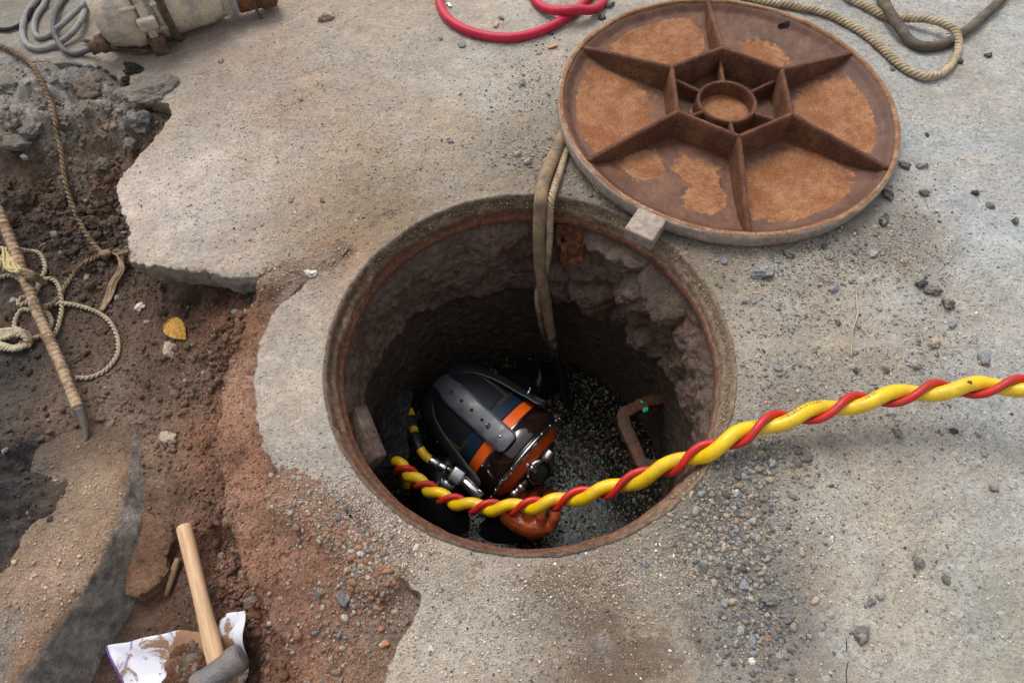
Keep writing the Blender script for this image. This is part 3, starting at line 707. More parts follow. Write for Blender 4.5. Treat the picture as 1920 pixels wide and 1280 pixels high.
solo('rust_flake', (np.vstack([V, V2]), Fc+F2), rust_mat('orange_rust_flake', alb((96, 56, 34), .9), alb((130, 76, 42), .9), .85, 1.5), 'torn flake of orange rust hanging below the iron frame beside the hanging hose', 'rust flake')

# ---- brick ledge and black plastic bag at the left of the shaft
q = [at(652, 776, -.10), at(672, 768, -.12), at(708, 862, -.10), at(690, 876, -.085)]
bc = (q[0]+q[1]+q[2]+q[3])/4
ax = (q[3]-q[0])/2; ay = (q[1]-q[0])*.9; az_ = np.cross(ax, ay); az_ = az_/np.linalg.norm(az_)*.03
V, Fc = box(bc-np.array([.004, 0, .02]), ax*.98, ay*.62+np.array([0, 0, -.006]), az_, .1)
solo('brick', (V, Fc), simple('muddy_brick', alb((116, 100, 88)), .95, var=.4, sc=60, bump=1, dist=.006, spec=.15, dirt=alb((70, 54, 46)), dirt_amt=.5), 'grey mortar-covered brick wedged under the left side of the iron frame', 'brick')
def blob_mesh(name, tubes, mat, root=None, vox=.005, smooth_it=4, label=None, cat=None, disp=None, sub=0):
    VF = merge(*tubes); V, Fc = VF
    o = part(name, (V, Fc), mat, root) if root is not None else None
    if o is None:
        c = np.array([V[:, 0].mean(), V[:, 1].mean(), V[:, 2].min()]); o = mesh(name, V-c, Fc, mat); o.location = c
    md = o.modifiers.new('r', 'REMESH'); md.mode = 'VOXEL'; md.voxel_size = vox; md.use_smooth_shade = True
    if smooth_it: ms = o.modifiers.new('s', 'SMOOTH'); ms.iterations = smooth_it; ms.factor = .5
    if sub: mu = o.modifiers.new('u', 'SUBSURF'); mu.levels = mu.render_levels = sub
    if disp:
        tx = bpy.data.textures.new(name, disp[3] if len(disp) > 3 else 'CLOUDS'); tx.noise_scale = disp[1]; md = o.modifiers.new('d', 'DISPLACE'); md.texture = tx; md.strength = disp[0]; md.texture_coords = 'LOCAL'
        if len(disp) > 2 and disp[2]: ms = o.modifiers.new('s2', 'SMOOTH'); ms.iterations = disp[2]
    bpy.context.view_layer.update(); dg = bpy.context.evaluated_depsgraph_get(); me = bpy.data.meshes.new_from_object(o.evaluated_get(dg)); me.name = name
    o.modifiers.clear(); o.data = me
    if mat and not me.materials: me.materials.append(mat)
    me.polygons.foreach_set('use_smooth', np.ones(len(me.polygons), bool))
    if label: tag(o, label, cat)
    return o
t = NT('black_plastic_film'); wv = t.noise(45, 6, .65, dist=1.5); M['film'] = t.fin((.016, .017, .02), t.ramp(wv, .4, .6, .10, .28), 0, t.bump(wv, 1, .035), .8)
bag = blob_mesh('plastic_bag', [tube([at(762, 735, -.30), at(752, 770, -.33), at(735, 810, -.36), at(728, 850, -.38), at(712, 885, -.40)], [.01, .022, .034, .038, .022], 14)], M['film'], vox=.003, smooth_it=2, disp=(.026, .035, 2),
                label='crumpled black plastic bag hanging at the left wall of the shaft', cat='plastic bag')

# ------------------------------------------------------------------ diver
person = base_empty('person', 'diver in orange helmet, dark hood and orange glove, chest deep in the black water', 'person', at(880, 830, WZ))
M['neo'] = None
t = NT('black_neoprene'); fa = t.noise(900, 2, .6); M['neo'] = t.fin((.0065, .008, .0115), .6, 0, t.bump(fa, .25, .0006), .3, Sheen_Weight=.04)
M['suit'] = simple('wet_drysuit', (.008, .009, .012), .35, var=.2, bump=.2, spec=.45)
M['blue'] = simple('blue_neoprene', alb((22, 48, 70), .8), .6, var=.2, sc=200, bump=.2, bsc=800, spec=.3)
M['orange'] = simple('orange_shell', alb((240, 98, 24), 1.1), .38, var=.06, sc=40, bump=.04, spec=.5, dirt=(.10, .05, .02), dirt_amt=.12)
M['glove'] = simple('orange_rubber', alb((172, 76, 34), .85), .32, var=.2, sc=40, bump=.25, bsc=90, dist=.002, spec=.5, dirt=(.02, .015, .01), dirt_amt=.28, dirt_sc=35)
M['chrome'] = simple('worn_chrome', (.62, .62, .64), .2, 1.0, var=.15, sc=90, bump=.08, bsc=200)
M['brass'] = simple('dull_brass', (.35, .29, .2), .35, 1.0, var=.2)
M['rubber'] = simple('black_rubber', (.018, .019, .021), .38, var=.2, sc=80, bump=.1, spec=.5)
t = NT('grey_strap'); sm_ = t.noise(30, 5, .6); M['strap'] = t.fin(t.mix(t.ramp(sm_, .35, .7), (.06, .066, .076), (.10, .108, .12)), t.ramp(sm_, .4, .65, .3, .5), 0, t.bump(t.noise(400, 3, .6), .15, .0006), .5)
M['port'] = simple('dark_brown_frame', (.014, .0065, .005), .1, var=.4, sc=30, bump=.1, spec=.7)
M['thread'] = simple('tan_thread', alb((120, 100, 64), .8), .8)
M['hosey'] = simple('yellow_hose', alb((232, 190, 12), 1.05), .36, var=.05, sc=30, bump=.05, spec=.45, dirt=(.22, .16, .04), dirt_amt=.30, dirt_sc=38)
M['hosered'] = simple('red_line', alb((196, 26, 22), 1.0), .4, var=.1, sc=40, bump=.08, spec=.4, dirt=(.14, .04, .03), dirt_amt=.35, dirt_sc=50)
M['steel'] = simple('grey_steel', (.30, .31, .32), .35, 1.0, var=.25, sc=120)

HB = at(826, 722, -.475); HF = at(988, 864, -.515)
HA = HF-HB; HLEN = np.linalg.norm(HA); HA = HA/HLEN
VW = CAM-(HB+HF)/2; VW /= np.linalg.norm(VW)
HU = VW-HA*VW.dot(HA); HU /= np.linalg.norm(HU); HS = np.cross(HA, HU)      # HS: towards lower left of the picture or upper right
HO = HB-HA*.012
SXr, SYr = .96, 1.0
PR = [(0, .004), (.004, .028), (.012, .048), (.026, .068), (.046, .086), (.07, .098), (.10, .107), (.13, .112), (.155, .114), (.185, .115), (.20, .117), (.225, .118), (.245, .121), (.29, .119), (.300, .102), (.318, .072), (.334, .035)]
PS = np.array([p[0] for p in PR]); PRr = np.array([p[1] for p in PR])
def hr(s): return float(np.interp(s, PS, PRr))
def hpt(s, ang, off=0.0):
    """a point of the helmet surface: ang measured from HU towards HS (degrees)"""
    r_ = hr(s)+off; a_ = math.radians(ang); return HO+HA*s+r_*(SXr*math.sin(a_)*HS+SYr*math.cos(a_)*HU)
def seg(s0, s1, off=0.0, n_=10, cap=True, roll=.0):
    ss = np.linspace(s0, s1, n_); pr = [(s0, .02 if s0 > .01 else .001)]+[(s, hr(s)+off-(roll*(1-math.sin(PI*(k/(n_-1)))) if roll else 0)) for k, s in enumerate(ss)]+[(s1, .02)]
    return lathe(pr, HO, HA, HU, 96, SXr, SYr)
# body: head, neck, torso, arms: one surface
shl = at(815, 905, -.60); shr = at(985, 712, -.60); cen = (shl+shr)/2
hand = at(1003, 965, -.53)
body = blob_mesh('body', [
    tube([HO+HA*.06, HO+HA*.16, HO+HA*.26], [.07, .085, .07], 20),
    tube([HO+HA*.10-HU*.03, cen+np.array([0, 0, .02]), cen+np.array([-.01, .01, -.10])], [.075, .075, .09], 18),
    tube([shl+np.array([0, -.01, -.02]), cen+np.array([0, 0, -.02]), shr+np.array([0, 0, -.02])], [.070, .095, .062], 20),
    tube([cen+np.array([0, 0, 0]), cen+np.array([-.02, .03, -.25]), cen+np.array([-.02, .03, -.60])], [.12, .125, .12], 22),
    tube([cen+np.array([-.02, .03, -.58]), cen+np.array([-.06, .0, -.85]), cen+np.array([-.05, .05, -1.2])], [.1, .07, .05], 14),
    tube([cen+np.array([-.02, .03, -.58]), cen+np.array([.08, .05, -.85]), cen+np.array([.06, .1, -1.2])], [.1, .07, .05], 14),
    tube([shl, at(820, 955, -.63), at(880, 1000, -.70), at(950, 990, -.645), at(985, 975, -.58)], [.062, .060, .046, .036, .030], 16),
    tube([shr, at(1040, 720, -.68), at(1075, 790, -.74), at(1050, 880, -.72)], [.058, .05, .042, .03], 16)],
    M['suit'], person, .007, 5)
M['suit2'] = M['suit']
# glove: fingers closed upwards over the regulator
GZ = -.545
def gp(px, py, dz=0): return at(px, py, GZ+dz)
fingers = [
    ([gp(974, 982), gp(968, 950, .024), gp(980, 930, .024), gp(993, 925, 0)], [.0135, .012, .0108, .009]),
    ([gp(992, 992), gp(991, 955, .032), gp(1002, 927, .028), gp(1013, 916, .002)], [.0138, .0124, .0112, .0095]),
    ([gp(1012, 996), gp(1016, 960, .032), gp(1024, 931, .028), gp(1033, 920, .002)], [.0138, .0124, .0112, .0095]),
    ([gp(1032, 990), gp(1041, 966, .024), gp(1046, 943, .022), gp(1051, 931, 0)], [.013, .0118, .0105, .009])]
gl = [tube(f, r_, 12, .004) for f, r_ in fingers]
gl += [tube([gp(952, 962, -.02), gp(975, 978, -.004), gp(1000, 988, 0), gp(1028, 984, -.004)], [.027, .028, .026, .022], 14, .004)]
gl += [tube([gp(990, 960, -.012), gp(1022, 968, -.012)], [.026, .026], 14, .004)]
gl += [tube([gp(962, 962, -.01), gp(958, 940, .006), gp(968, 922, .01), gp(984, 914, .004)], [.015, .013, .011, .0095], 12, .004)]   # thumb
glove = blob_mesh('glove', gl, M['glove'], person, .0021, 2, disp=(.0025, .010, 1)); glove['label'] = 'muddy orange rubber glove'
helmet = blob_mesh  # placeholder replaced below
helmet = part('helmet', seg(.192, .316, 0, 24), M['orange'], person); helmet['label'] = 'orange diving helmet shell'
hood = part('hood', lathe([(s, hr(s)) for s in np.concatenate([np.linspace(0.0, .03, 10), np.linspace(.036, .168, 20)])], HO, HA, HU, 96, SXr, SYr), M['neo'], person); hood['label'] = 'black neoprene hood with tan seams'
part('hood_band', seg(.165, .203, .0012, 8, roll=.001), M['blue'], hood)
# seams
def seam(pts, r_=.0007, off=.0012):
    P_ = [hpt(s, a_, off) for s, a_ in pts]; return tube(P_, r_, 6, .004)
A1 = [(.004, 20), (.03, 40), (.07, 50), (.12, 48), (.166, 46)]
seams = [seam([(s, a_*k_) for s, a_ in A1]) for k_ in (1, -1, 1.06, -1.06)]
seams += [seam([(.166, a_) for a_ in np.linspace(-88, -28, 14)]), seam([(.166, a_) for a_ in np.linspace(28, 88, 14)]), seam([(.170, a_) for a_ in np.linspace(-88, -28, 14)]), seam([(.170, a_) for a_ in np.linspace(28, 88, 14)])]
part('stitching', merge(*seams), M['thread'], hood)
# chrome retaining bands and dark frame
def band(s0, s1, o0, o1, name, mat, bulge=.002):
    ss = np.linspace(s0, s1, 7); pr = [(s0, hr(s0)-.004)]+[(s, hr(s)+np.interp(k, [0, 6], [o0, o1])+bulge*math.sin(PI*k/6)) for k, s in enumerate(ss)]+[(s1, hr(s1)-.004)]
    return part(name, lathe(pr, HO, HA, HU, 120, SXr, SYr, close=False), mat, helmet)
band(.228, .234, .003, .003, 'clamp_band', M['chrome'])
band(.234, .283, .002, .007, 'neck_dam_frame', M['port'], .003)
band(.283, .295, .008, .010, 'clamp_band', M['chrome'], .004)
# screws on the rim
for a_ in range(-96, 100, 16):
    part('screw', lathe([(0, .0028), (.002, .0028), (.0028, .0016)], hpt(.289, a_, .0125), (HU*math.cos(math.radians(a_))+HS*math.sin(math.radians(a_))), None, 12), M['chrome'], helmet)
part('front_shroud', seg(.313, .334, .0015, 8), M['rubber'], helmet)
# front window of the helmet (faces down towards the water)
part('faceplate', lathe([(.334, .004), (.338, .04), (.3385, .045), (.332, .052)], HO, HA, HU, 64), M['port'], helmet)
# rubber spider straps
def strap(path, wd, thick=.0032, holes=(), off=.004, n_w=9, mat=None, name='strap', tip=.012, lab=None):
    """path: (s, ang, width multiplier, lift)"""
    P_ = np.array([[*p] for p in path], float); Q_, _ = catmull(P_, .02)
    # resample by parameter
    u = np.linspace(0, 1, 60); L_ = Q_[:, 0]-Q_[0, 0]; L_ = L_/L_[-1]; Q_ = np.stack([np.interp(u, L_, Q_[:, k_]) for k_ in range(4)], 1)
    ctr = np.array([hpt(s, a_, off+l_) for s, a_, _, l_ in Q_]); T_ = np.gradient(ctr, axis=0); T_ /= np.linalg.norm(T_, axis=1)[:, None]
    rad = np.array([HU*math.cos(math.radians(a_))+HS*math.sin(math.radians(a_)) for _, a_, _, _ in Q_]); rad -= T_*np.sum(T_*rad, 1)[:, None]; rad /= np.linalg.norm(rad, axis=1)[:, None]
    W_ = np.cross(T_, rad); V_ = []; hw = wd/2*Q_[:, 2]
    dist = np.concatenate([[0], np.cumsum(np.linalg.norm(np.diff(ctr, axis=0), axis=1))]); rem = dist[-1]-dist
    hw = hw*np.where(rem < tip, np.sqrt(np.maximum(.25, 1-((tip-rem)/tip)**2*.6)), 1)
    for i_ in range(60):
        for j_ in range(n_w):
            f_ = j_/(n_w-1)*2-1; V_.append(ctr[i_]+W_[i_]*hw[i_]*f_+rad[i_]*(thick*(1-.25*f_**6)-.10*(hw[i_]*f_)**2/.02))
    for i_ in range(60):
        for j_ in range(n_w):
            f_ = j_/(n_w-1)*2-1; V_.append(ctr[i_]+W_[i_]*hw[i_]*f_+rad[i_]*(-.10*(hw[i_]*f_)**2/.02))
    m_ = 60*n_w; F_ = []
    for i_ in range(59):
        for j_ in range(n_w-1):
            a_ = i_*n_w+j_; F_ += [[a_, a_+n_w, a_+n_w+1, a_+1], [m_+a_, m_+a_+1, m_+a_+n_w+1, m_+a_+n_w]]
        F_ += [[i_*n_w, m_+i_*n_w, m_+(i_+1)*n_w, (i_+1)*n_w], [i_*n_w+n_w-1, (i_+1)*n_w+n_w-1, m_+(i_+1)*n_w+n_w-1, m_+i_*n_w+n_w-1]]
    F_ += [[j_, j_+1, m_+j_+1, m_+j_] for j_ in range(n_w-1)]+[[59*n_w+j_, m_+59*n_w+j_, m_+59*n_w+j_+1, 59*n_w+j_+1] for j_ in range(n_w-1)]
    o_ = part(name, (V_, F_), mat or M['rubber'], helmet)
    return o_, ctr, rad, W_, T_, thick
def discs(items, depth=.0006, nseg=14):
    return merge(*[lathe([(0, r_), (depth, r_), (depth, r_*.5)], p_, n_, None, nseg) for p_, n_, r_ in items])
so_, ctr, rad, W_, T_, tk = strap([(.014, -8, .8, 0), (.045, -5, .82, .001), (.075, -3, 1, .002), (.14, -2, 1, .004), (.19, -1, 1, .006), (.225, -1, 1, .011), (.254, -1, 1.0, .013)], .056, .0034, mat=M['strap'])
so_['label'] = 'wide grey rubber strap with five holes'
M['hole'] = simple('hole_black', (.003, .003, .003), .8)
for k_ in (14, 22, 30, 38): part('strap_hole', discs([(ctr[k_]+rad[k_]*(tk+.0001), rad[k_], .0040)]), M['hole'], so_)
perf = []
for k_ in range(51, 58):
    for f_ in np.linspace(-.85, .85, 11):
        if abs(f_)*(57-51) > (k_-50.2)*1.15 or k_ > 54: perf.append((ctr[k_]+W_[k_]*f_*.0265+rad[k_]*(tk-.0002-.1*(f_*.0265)**2/.02), rad[k_], .00105))
part('perforation', discs(perf, nseg=8), M['hole'], so_)
def stud(p_, n_, r_=.0042, h=.013): return lathe([(0, r_*1.5), (.001, r_*1.5), (.0012, r_*.9), (h*.5, r_*.6), (h*.8, r_*.62), (h, r_*.3)], p_, n_, None, 18)
part('stud', stud(ctr[43]+rad[43]*tk, rad[43]), M['chrome'], so_)
part('stud', lathe([(0, .003), (.002, .003), (.003, .0012)], ctr[52]+rad[52]*tk, rad[52], None, 14), M['chrome'], so_)
lf = 1 if HS.dot(_rt) < 0 else -1
s2, c2, r2, w2_, t2, tk2 = strap([(.012, 42*lf, 1.1, 0), (.05, 52*lf, 1.0, .002), (.10, 56*lf, 1, .004), (.15, 57*lf, 1, .009), (.20, 57*lf, 1, .016), (.258, 57*lf, 1.05, .022)], .056)
s3, c3, r3, w3_, t3, tk3 = strap([(.012, -44*lf, 1.1, 0), (.05, -58*lf, 1.0, .002), (.10, -64*lf, 1, .004), (.15, -66*lf, 1, .008), (.20, -67*lf, 1, .014), (.245, -66*lf, 1, .020)], .050)
for (so2, cc2, rr2, ww2, tkk) in ((s2, c2, r2, w2_, tk2), (s3, c3, r3, w3_, tk3)):
    part('stud', stud(cc2[47]+rr2[47]*tkk, rr2[47], .0036, .014), M['chrome'], so2)
    part('grommet', lathe([(0, .0042), (.0012, .0042), (.0016, .003), (.0008, .002)], cc2[24]+ww2[24]*(.014 if so2 is s2 else -.014)+rr2[24]*(tkk), rr2[24], None, 16), M['brass'], so2)
    pf = [(cc2[k_]+ww2[k_]*f_*.018+rr2[k_]*(tkk-.0002-.1*(f_*.018)**2/.02), rr2[k_], .001) for k_ in range(52, 58) for f_ in np.linspace(-.8, .8, 8)]
    part('perforation', discs(pf, nseg=8), simple('grey_hole', (.08, .08, .085), .6), so2)
# crown pad where the straps meet
# fittings at the front of the helmet
def cyl(p0, p1, prof_, mat, name, root=helmet, nseg=28):
    p0 = np.array(p0); p1 = np.array(p1); L_ = np.linalg.norm(p1-p0)
    return part(name, lathe([(s*L_, r_) for s, r_ in prof_], p0, p1-p0, None, nseg), mat, root)
FZ = -.435
reg_c = at(1010, 884, FZ-.02); nrm_r = HA*.55+HU*.75+HS*.0
nrm_r = nrm_r/np.linalg.norm(nrm_r)
reg = part('regulator', lathe([(-.06, .012), (-.045, .022), (-.012, .0265), (-.008, .0300), (0, .0300), (.003, .0285), (.005, .0240), (.006, .0225), (.0045, .021), (.0065, .012), (.008, .004)], reg_c, nrm_r, None, 40), M['chrome'], helmet)
reg['label'] = 'round chromed demand regulator'
part('cover_plate', lathe([(.0052, .0265), (.0078, .0165), (.0086, .008), (.0088, .001)], reg_c, nrm_r, None, 32), M['rubber'], reg)
def hexn(p0, p1, r_, mat, name, root=helmet): return cyl(p0, p1, [(0, r_*.8), (.06, r_), (.94, r_), (1, r_*.8)], mat, name, root, 6)
cyl(at(1006, 872, FZ), at(1030, 853, FZ+.005), [(0, .004), (.5, .004), (.52, .009), (.6, .010), (1, .010), (1, .007)], M['steel'], 'adjustment_knob')
cyl(at(1022, 862, FZ+.002), at(1034, 846, FZ+.006), [(0, .011), (.1, .0125), (.9, .0125), (1, .011)], M['steel'], 'adjustment_knob')
cyl(at(988, 868, FZ), at(1006, 885, FZ+.004), [(0, .0045), (.3, .0045), (.3, .0065), (.7, .0065), (.7, .005), (1, .005)], M['chrome'], 'link_pipe')
hexn(at(983, 866, FZ), at(993, 874, FZ), .0075, M['chrome'], 'hex_nut')
cyl(at(958, 930, FZ-.03), at(988, 902, FZ-.015), [(0, .006), (.15, .0085), (.35, .0085), (.36, .006), (.5, .006), (.52, .0095), (.72, .0095), (.74, .006), (1, .006)], M['chrome'], 'link_pipe')
hexn(at(972, 917, FZ-.022), at(980, 909, FZ-.02), .0105, M['chrome'], 'hex_nut')
# side block on the left
cyl(at(866, 898, -.44), at(902, 932, -.45), [(0, .011), (.04, .0135), (.92, .0135), (.95, .0115), (1, .0115)], simple('bright_steel', (.72, .72, .76), .16, 1., var=.2, sc=25, bump=.15, bsc=50), 'air_valve')
part('square_nut', box(at(856, 891, -.432), (at(866, 898, -.435)-at(846, 884, -.43))*.5, np.cross(at(866, 898, -.435)-at(846, 884, -.43), VW)/np.linalg.norm(at(866, 898, -.435)-at(846, 884, -.43))*.0165, VW*.015, .1), simple('satin_steel', (.5, .52, .54), .3, 1., var=.2), helmet)
cyl(at(834, 876, -.435), at(850, 886, -.435), [(0, .008), (.2, .0105), (.8, .0105), (1, .008)], M['port'], 'coupling')
cyl(at(806, 862, -.43), at(838, 880, -.435), [(0, .0105), (.05, .0115), (.55, .0115), (.57, .0095), (.66, .0112), (.9, .0105), (1, .009)], M['chrome'], 'hose_ferrule')
V, Fc = lathe([(0, .010), (.004, .016), (.03, .016), (.034, .010)], at(832, 922, -.47), at(842, 900, -.45)-at(832, 922, -.47), None, 48)
V = np.array(V); 
knob = part('ribbed_knob', (V, Fc), M['steel'], helmet)
kc = at(832, 922, -.47); ka = at(842, 900, -.45)-kc; ka /= np.linalg.norm(ka); kx = np.cross(ka, [0, 0, 1]); kx /= np.linalg.norm(kx); ky = np.cross(ka, kx)
part('knob_ribs', merge(*[tube([kc+ka*.004+.0162*(math.cos(a_)*kx+math.sin(a_)*ky), kc+ka*.030+.0162*(math.cos(a_)*kx+math.sin(a_)*ky)], .0013, 6, .01) for a_ in np.linspace(0, 2*PI, 18, endpoint=False)]), M['steel'], knob)
part('bail_out_pipe', tube([at(870, 800, -.56), at(850, 850, -.50), at(838, 876, -.47)], .012, 14), M['rubber'], helmet)

# short yellow hose with black tape (fixed to the helmet fitting)
yh = part('air_hose', tube([at(768, 770, -.46), at(774, 800, -.44), at(782, 830, -.43), at(796, 853, -.43), at(812, 866, -.43)], .0105, 16), M['hosey'], person)
part('black_tape', merge(tube([at(771, 783, -.449), at(775, 804, -.4385), ], .0114, 16), tube([at(778, 816, -.4345), at(783.5, 834, -.4299), at(789, 843, -.4297)], .0118, 16, wob=.002)), M['rubber'], yh)

# ------------------------------------------------------------------ umbilical: yellow hose and red line twisted together
um = [(762, 905, -.52), (750, 888, -.47), (738, 868, -.41), (746, 870, -.365), (772, 892, -.35), (806, 918, -.33), (850, 940, -.305), (905, 951, -.27), (960, 951, -.235), (1010, 947, -.20), (1060, 937, -.17), (1110, 925, -.135), (1165, 910, -.10), (1225, 886, -.055), (1290, 860, -.01), (1350, 835, .028),
      (1420, 800, .045), (1490, 782, .052), (1560, 765, .060), (1630, 750, .068), (1700, 738, .076), (1780, 729, .085), (1860, 724, .095), (1930, 724, .105), (2050, 730, .12), (2250, 735, .15), (2500, 740, .19)]
cross = [(722, -1), (760, 0), (794, 1), (840, 2), (904, 3), (980, 4), (1062, 5), (1166, 6), (1290, 7), (1418, 8), (1566, 9), (1716, 10), (1870, 11), (2040, 12), (2250, 13), (2500, 14)]
UP = np.array([list(at(a_, b_, c_))+[np.interp(a_, [q_[0] for q_ in cross], [q_[1] for q_ in cross]) if k_ > 2 else -1.6+.5*k_] for k_, (a_, b_, c_) in enumerate(um)])
UQ, _ = catmull(UP, .003); Uc = UQ[:, :3]; ph = PI/2+2*PI*UQ[:, 3]
T_ = np.gradient(Uc, axis=0); T_ /= np.linalg.norm(T_, axis=1)[:, None]
tow = CAM-Uc; tow -= T_*np.sum(T_*tow, 1)[:, None]; tow /= np.linalg.norm(tow, axis=1)[:, None]; upv = np.cross(tow, T_)
upv = upv*np.sign(upv[:, 1:2])
ry, rr_ = .0112, .0061; sep = ry+rr_*.86
red = Uc+(sep*.70)*(-np.cos(ph)[:, None]*upv+np.sin(ph)[:, None]*tow)
yel = Uc-(sep*.36)*(-np.cos(ph)[:, None]*upv+np.sin(ph)[:, None]*tow)
umb = base_empty('umbilical_cable', 'yellow hose twisted with a thinner red line running up out of the manhole', 'hose', (Uc[0][0], Uc[0][1], WZ))
yo = part('yellow_hose', sweep(yel, ry, 22), M['hosey'], umb); part('red_line', sweep(red, rr_, 16), M['hosered'], umb)
# faint black lettering on the yellow hose and a dark taped spot
M['ink'] = simple('faded_ink', (.05, .045, .01), .7)
def hose_text(txt, i0, size, ang, root, gap=.62):
    Vt = []; Ft = []; n0 = 0
    cu = bpy.data.curves.new('lettering', 'FONT'); s_acc = 0
    dist = np.concatenate([[0], np.cumsum(np.linalg.norm(np.diff(yel, axis=0), axis=1))]); start = dist[i0]
    cu.body = txt; cu.size = size; cu.resolution_u = 2; o_ = bpy.data.objects.new('lettering', cu); COL.objects.link(o_); bpy.context.view_layer.update()
    me = o_.to_mesh(); v_ = np.array([q_.co[:] for q_ in me.vertices]); f_ = [list(p_.vertices) for p_ in me.polygons]; o_.to_mesh_clear(); bpy.data.objects.remove(o_)
    Ty = np.gradient(yel, axis=0); Ty /= np.linalg.norm(Ty, axis=1)[:, None]
    tw_ = CAM-yel; tw_ -= Ty*np.sum(Ty*tw_, 1)[:, None]; tw_ /= np.linalg.norm(tw_, axis=1)[:, None]; uw = np.cross(tw_, Ty); uw = uw*np.sign(uw[:, 1:2])
    out = []
    for vx, vy, _ in v_:
        i_ = min(len(yel)-2, np.searchsorted(dist, start+vx)-1); fr = (start+vx-dist[i_])/(dist[i_+1]-dist[i_]+1e-9)
        c_ = yel[i_]*(1-fr)+yel[i_+1]*fr; a_ = math.radians(ang)+(vy-size*.35)/ry
        out.append(c_+(ry+.00025)*(math.sin(a_)*uw[i_]+math.cos(a_)*tw_[i_]))
    return part('lettering', (np.array(out), f_), M['ink'], root, False)
def idx_at(px_):
    best = min(range(len(yel)), key=lambda i_: abs(960+F_PX*np.dot(yel[i_]-CAM, _rt)/np.dot(yel[i_]-CAM, _fw)-px_)); return best
hose_text('UMBILECALS.COM', idx_at(1462), .0085, 48, yo)
hose_text('WWW.', idx_at(1408), .0085, 50, yo)
hose_text('1100 M', idx_at(1615), .0085, 50, yo)
i_ = idx_at(1812); part('dark_spot', lathe([(0, .0035), (.0004, .0034), (.0006, .001)], yel[i_]+upv[i_]*.003+tow[i_]*(ry-.0006), tow[i_], None, 16), simple('burnt', (.05, .04, .01), .8), yo)

# ------------------------------------------------------------------ manhole cover, upside down
CVc = at(1366.5, 197, .045); TX, TY = -.0142, .0166; RC = .350
def cover_T(V):
    V = np.asarray(V, float).copy(); V[:, 2] += TX*V[:, 0]+TY*V[:, 1]+.045; V[:, 0] += .4295; V[:, 1] += .547; return V
A0 = 1.5167
t = NT('cover_rust'); pt = t.attr('patch', 'Fac'); c_ = t.attr('Col')
n1 = t.noise(55, 8, .72); n2 = t.noise(260, 5, .75); n3 = t.noise(16, 6, .7)
pe = t.math('ADD', pt, t.math('MULTIPLY', t.math('SUBTRACT', n1, .5), .75)); fd = t.attr('fade', 'Fac')
m_ = t.math('MULTIPLY', t.ramp(pe, .40, .45), t.ramp(t.math('ADD', fd, t.math('MULTIPLY', t.math('SUBTRACT', n1, .5), 1.6)), .2, .75))
dry = t.mix(t.ramp(n3, .4, .62), alb((160, 114, 80), .92), alb((140, 88, 54), .92)); dry = t.mix(t.math('MULTIPLY', t.ramp(n2, .52, .70), .6), dry, alb((178, 142, 116)))
dry = t.mix(t.math('MULTIPLY', t.ramp(t.noise(70, 8, .8), .52, .64), .75), dry, alb((128, 82, 58)))
wet = t.mix(t.ramp(n3, .35, .65), alb((102, 68, 52), .9), alb((124, 86, 66), .9))
col = t.mix(m_, t.mix(1.0, wet, c_, 'MULTIPLY'), dry)
col = t.scalec(col, t.math('ADD', t.ramp(n1, .3, .7, .82, 1.18), t.ramp(n2, .3, .7, -.14, .14)))
M['cover'] = t.fin(col, t.ramp(m_, 0, 1, .55, .95), 0, t.bump(t.math('ADD', t.math('MULTIPLY', n1, .8), n2), .55, .0018), .3)
M['rib'] = rust_mat('rib_rust', alb((92, 56, 38)), alb((114, 74, 50)), .8, 1.6)
M['rimside'] = simple('cover_edge', alb((164, 152, 140)), .85, var=.3, sc=70, bump=.9, dist=.002, dirt=alb((138, 98, 72)), dirt_amt=.32, dirt_sc=22, spec=.2)
cover = base_empty('manhole_cover', 'large round rusty manhole cover lying upside down beside the open manhole', 'manhole cover', (.4295, .547, .0))
nr, nt_ = 150, 620; rr, tt = np.meshgrid(np.linspace(.0005, .3385, nr), np.linspace(0, 2*PI, nt_, endpoint=False), indexing='ij'); rr, tt = rr.ravel(), tt.ravel()
x, y = rr*np.cos(tt), rr*np.sin(tt)
z = -.026+.012*sstep(.27, .339, rr)+.0015*fbm(x, y, 0, 18, 4, 101)+.0008*fbm(x, y, 0, 90, 3, 102)
z = z+.010*sstep(.318, .338, rr)
# patch field: one dry blotch per panel
pf = np.zeros(x.shape)
def blot(r_, a_, sr, sa, v=1.0):
    global pf
    d_ = (tt-a_+PI) % (2*PI)-PI; pf = np.maximum(pf, v*np.exp(-((rr-r_)/sr)**2*.7-(d_*r_/sa)**2*.7))
for kk, (r_, da, sr, sa, v) in enumerate(((.235, .50, .085, .06, .72), (.235, .5, .095, .09, .95), (.235, .42, .095, .11, 1.), (.235, .30, .035, .05, .9), (.235, .52, .085, .11, 1.0), (.235, .5, .105, .085, .95))):
    # panels counted clockwise from the rib that points up
    blot(r_, A0-PI/3*(kk+.5) if kk not in () else 0, sr, sa, v)
pf[:] = 0
cl = A0
for r_, f_, sr, sa, v in ((.215, .5, .07, .07, .62), (.17, .25, .03, .05, .8), (.24, 1.5, .085, .105, .95), (.21, 2.5, .10, .105, 1.0), (.24, 3.25, .045, .04, .85), (.18, 3.4, .04, .05, .75), (.235, 3.85, .04, .045, .95), (.245, 4.5, .10, .11, 1.0), (.24, 5.5, .095, .105, .95), (.02, 0, .06, .2, .62)):
    # f_ = 0.5 is the first panel clockwise of the upward rib
    blot(r_, cl-PI/3*f_, sr, sa, v)
pf *= sstep(.325, .30, rr)
spoke = np.abs(((tt-A0)/(PI/3)+.5) % 1-.5)*PI/3*rr
pf -= .45*sstep(.018, .004, spoke)*(rr > .15)
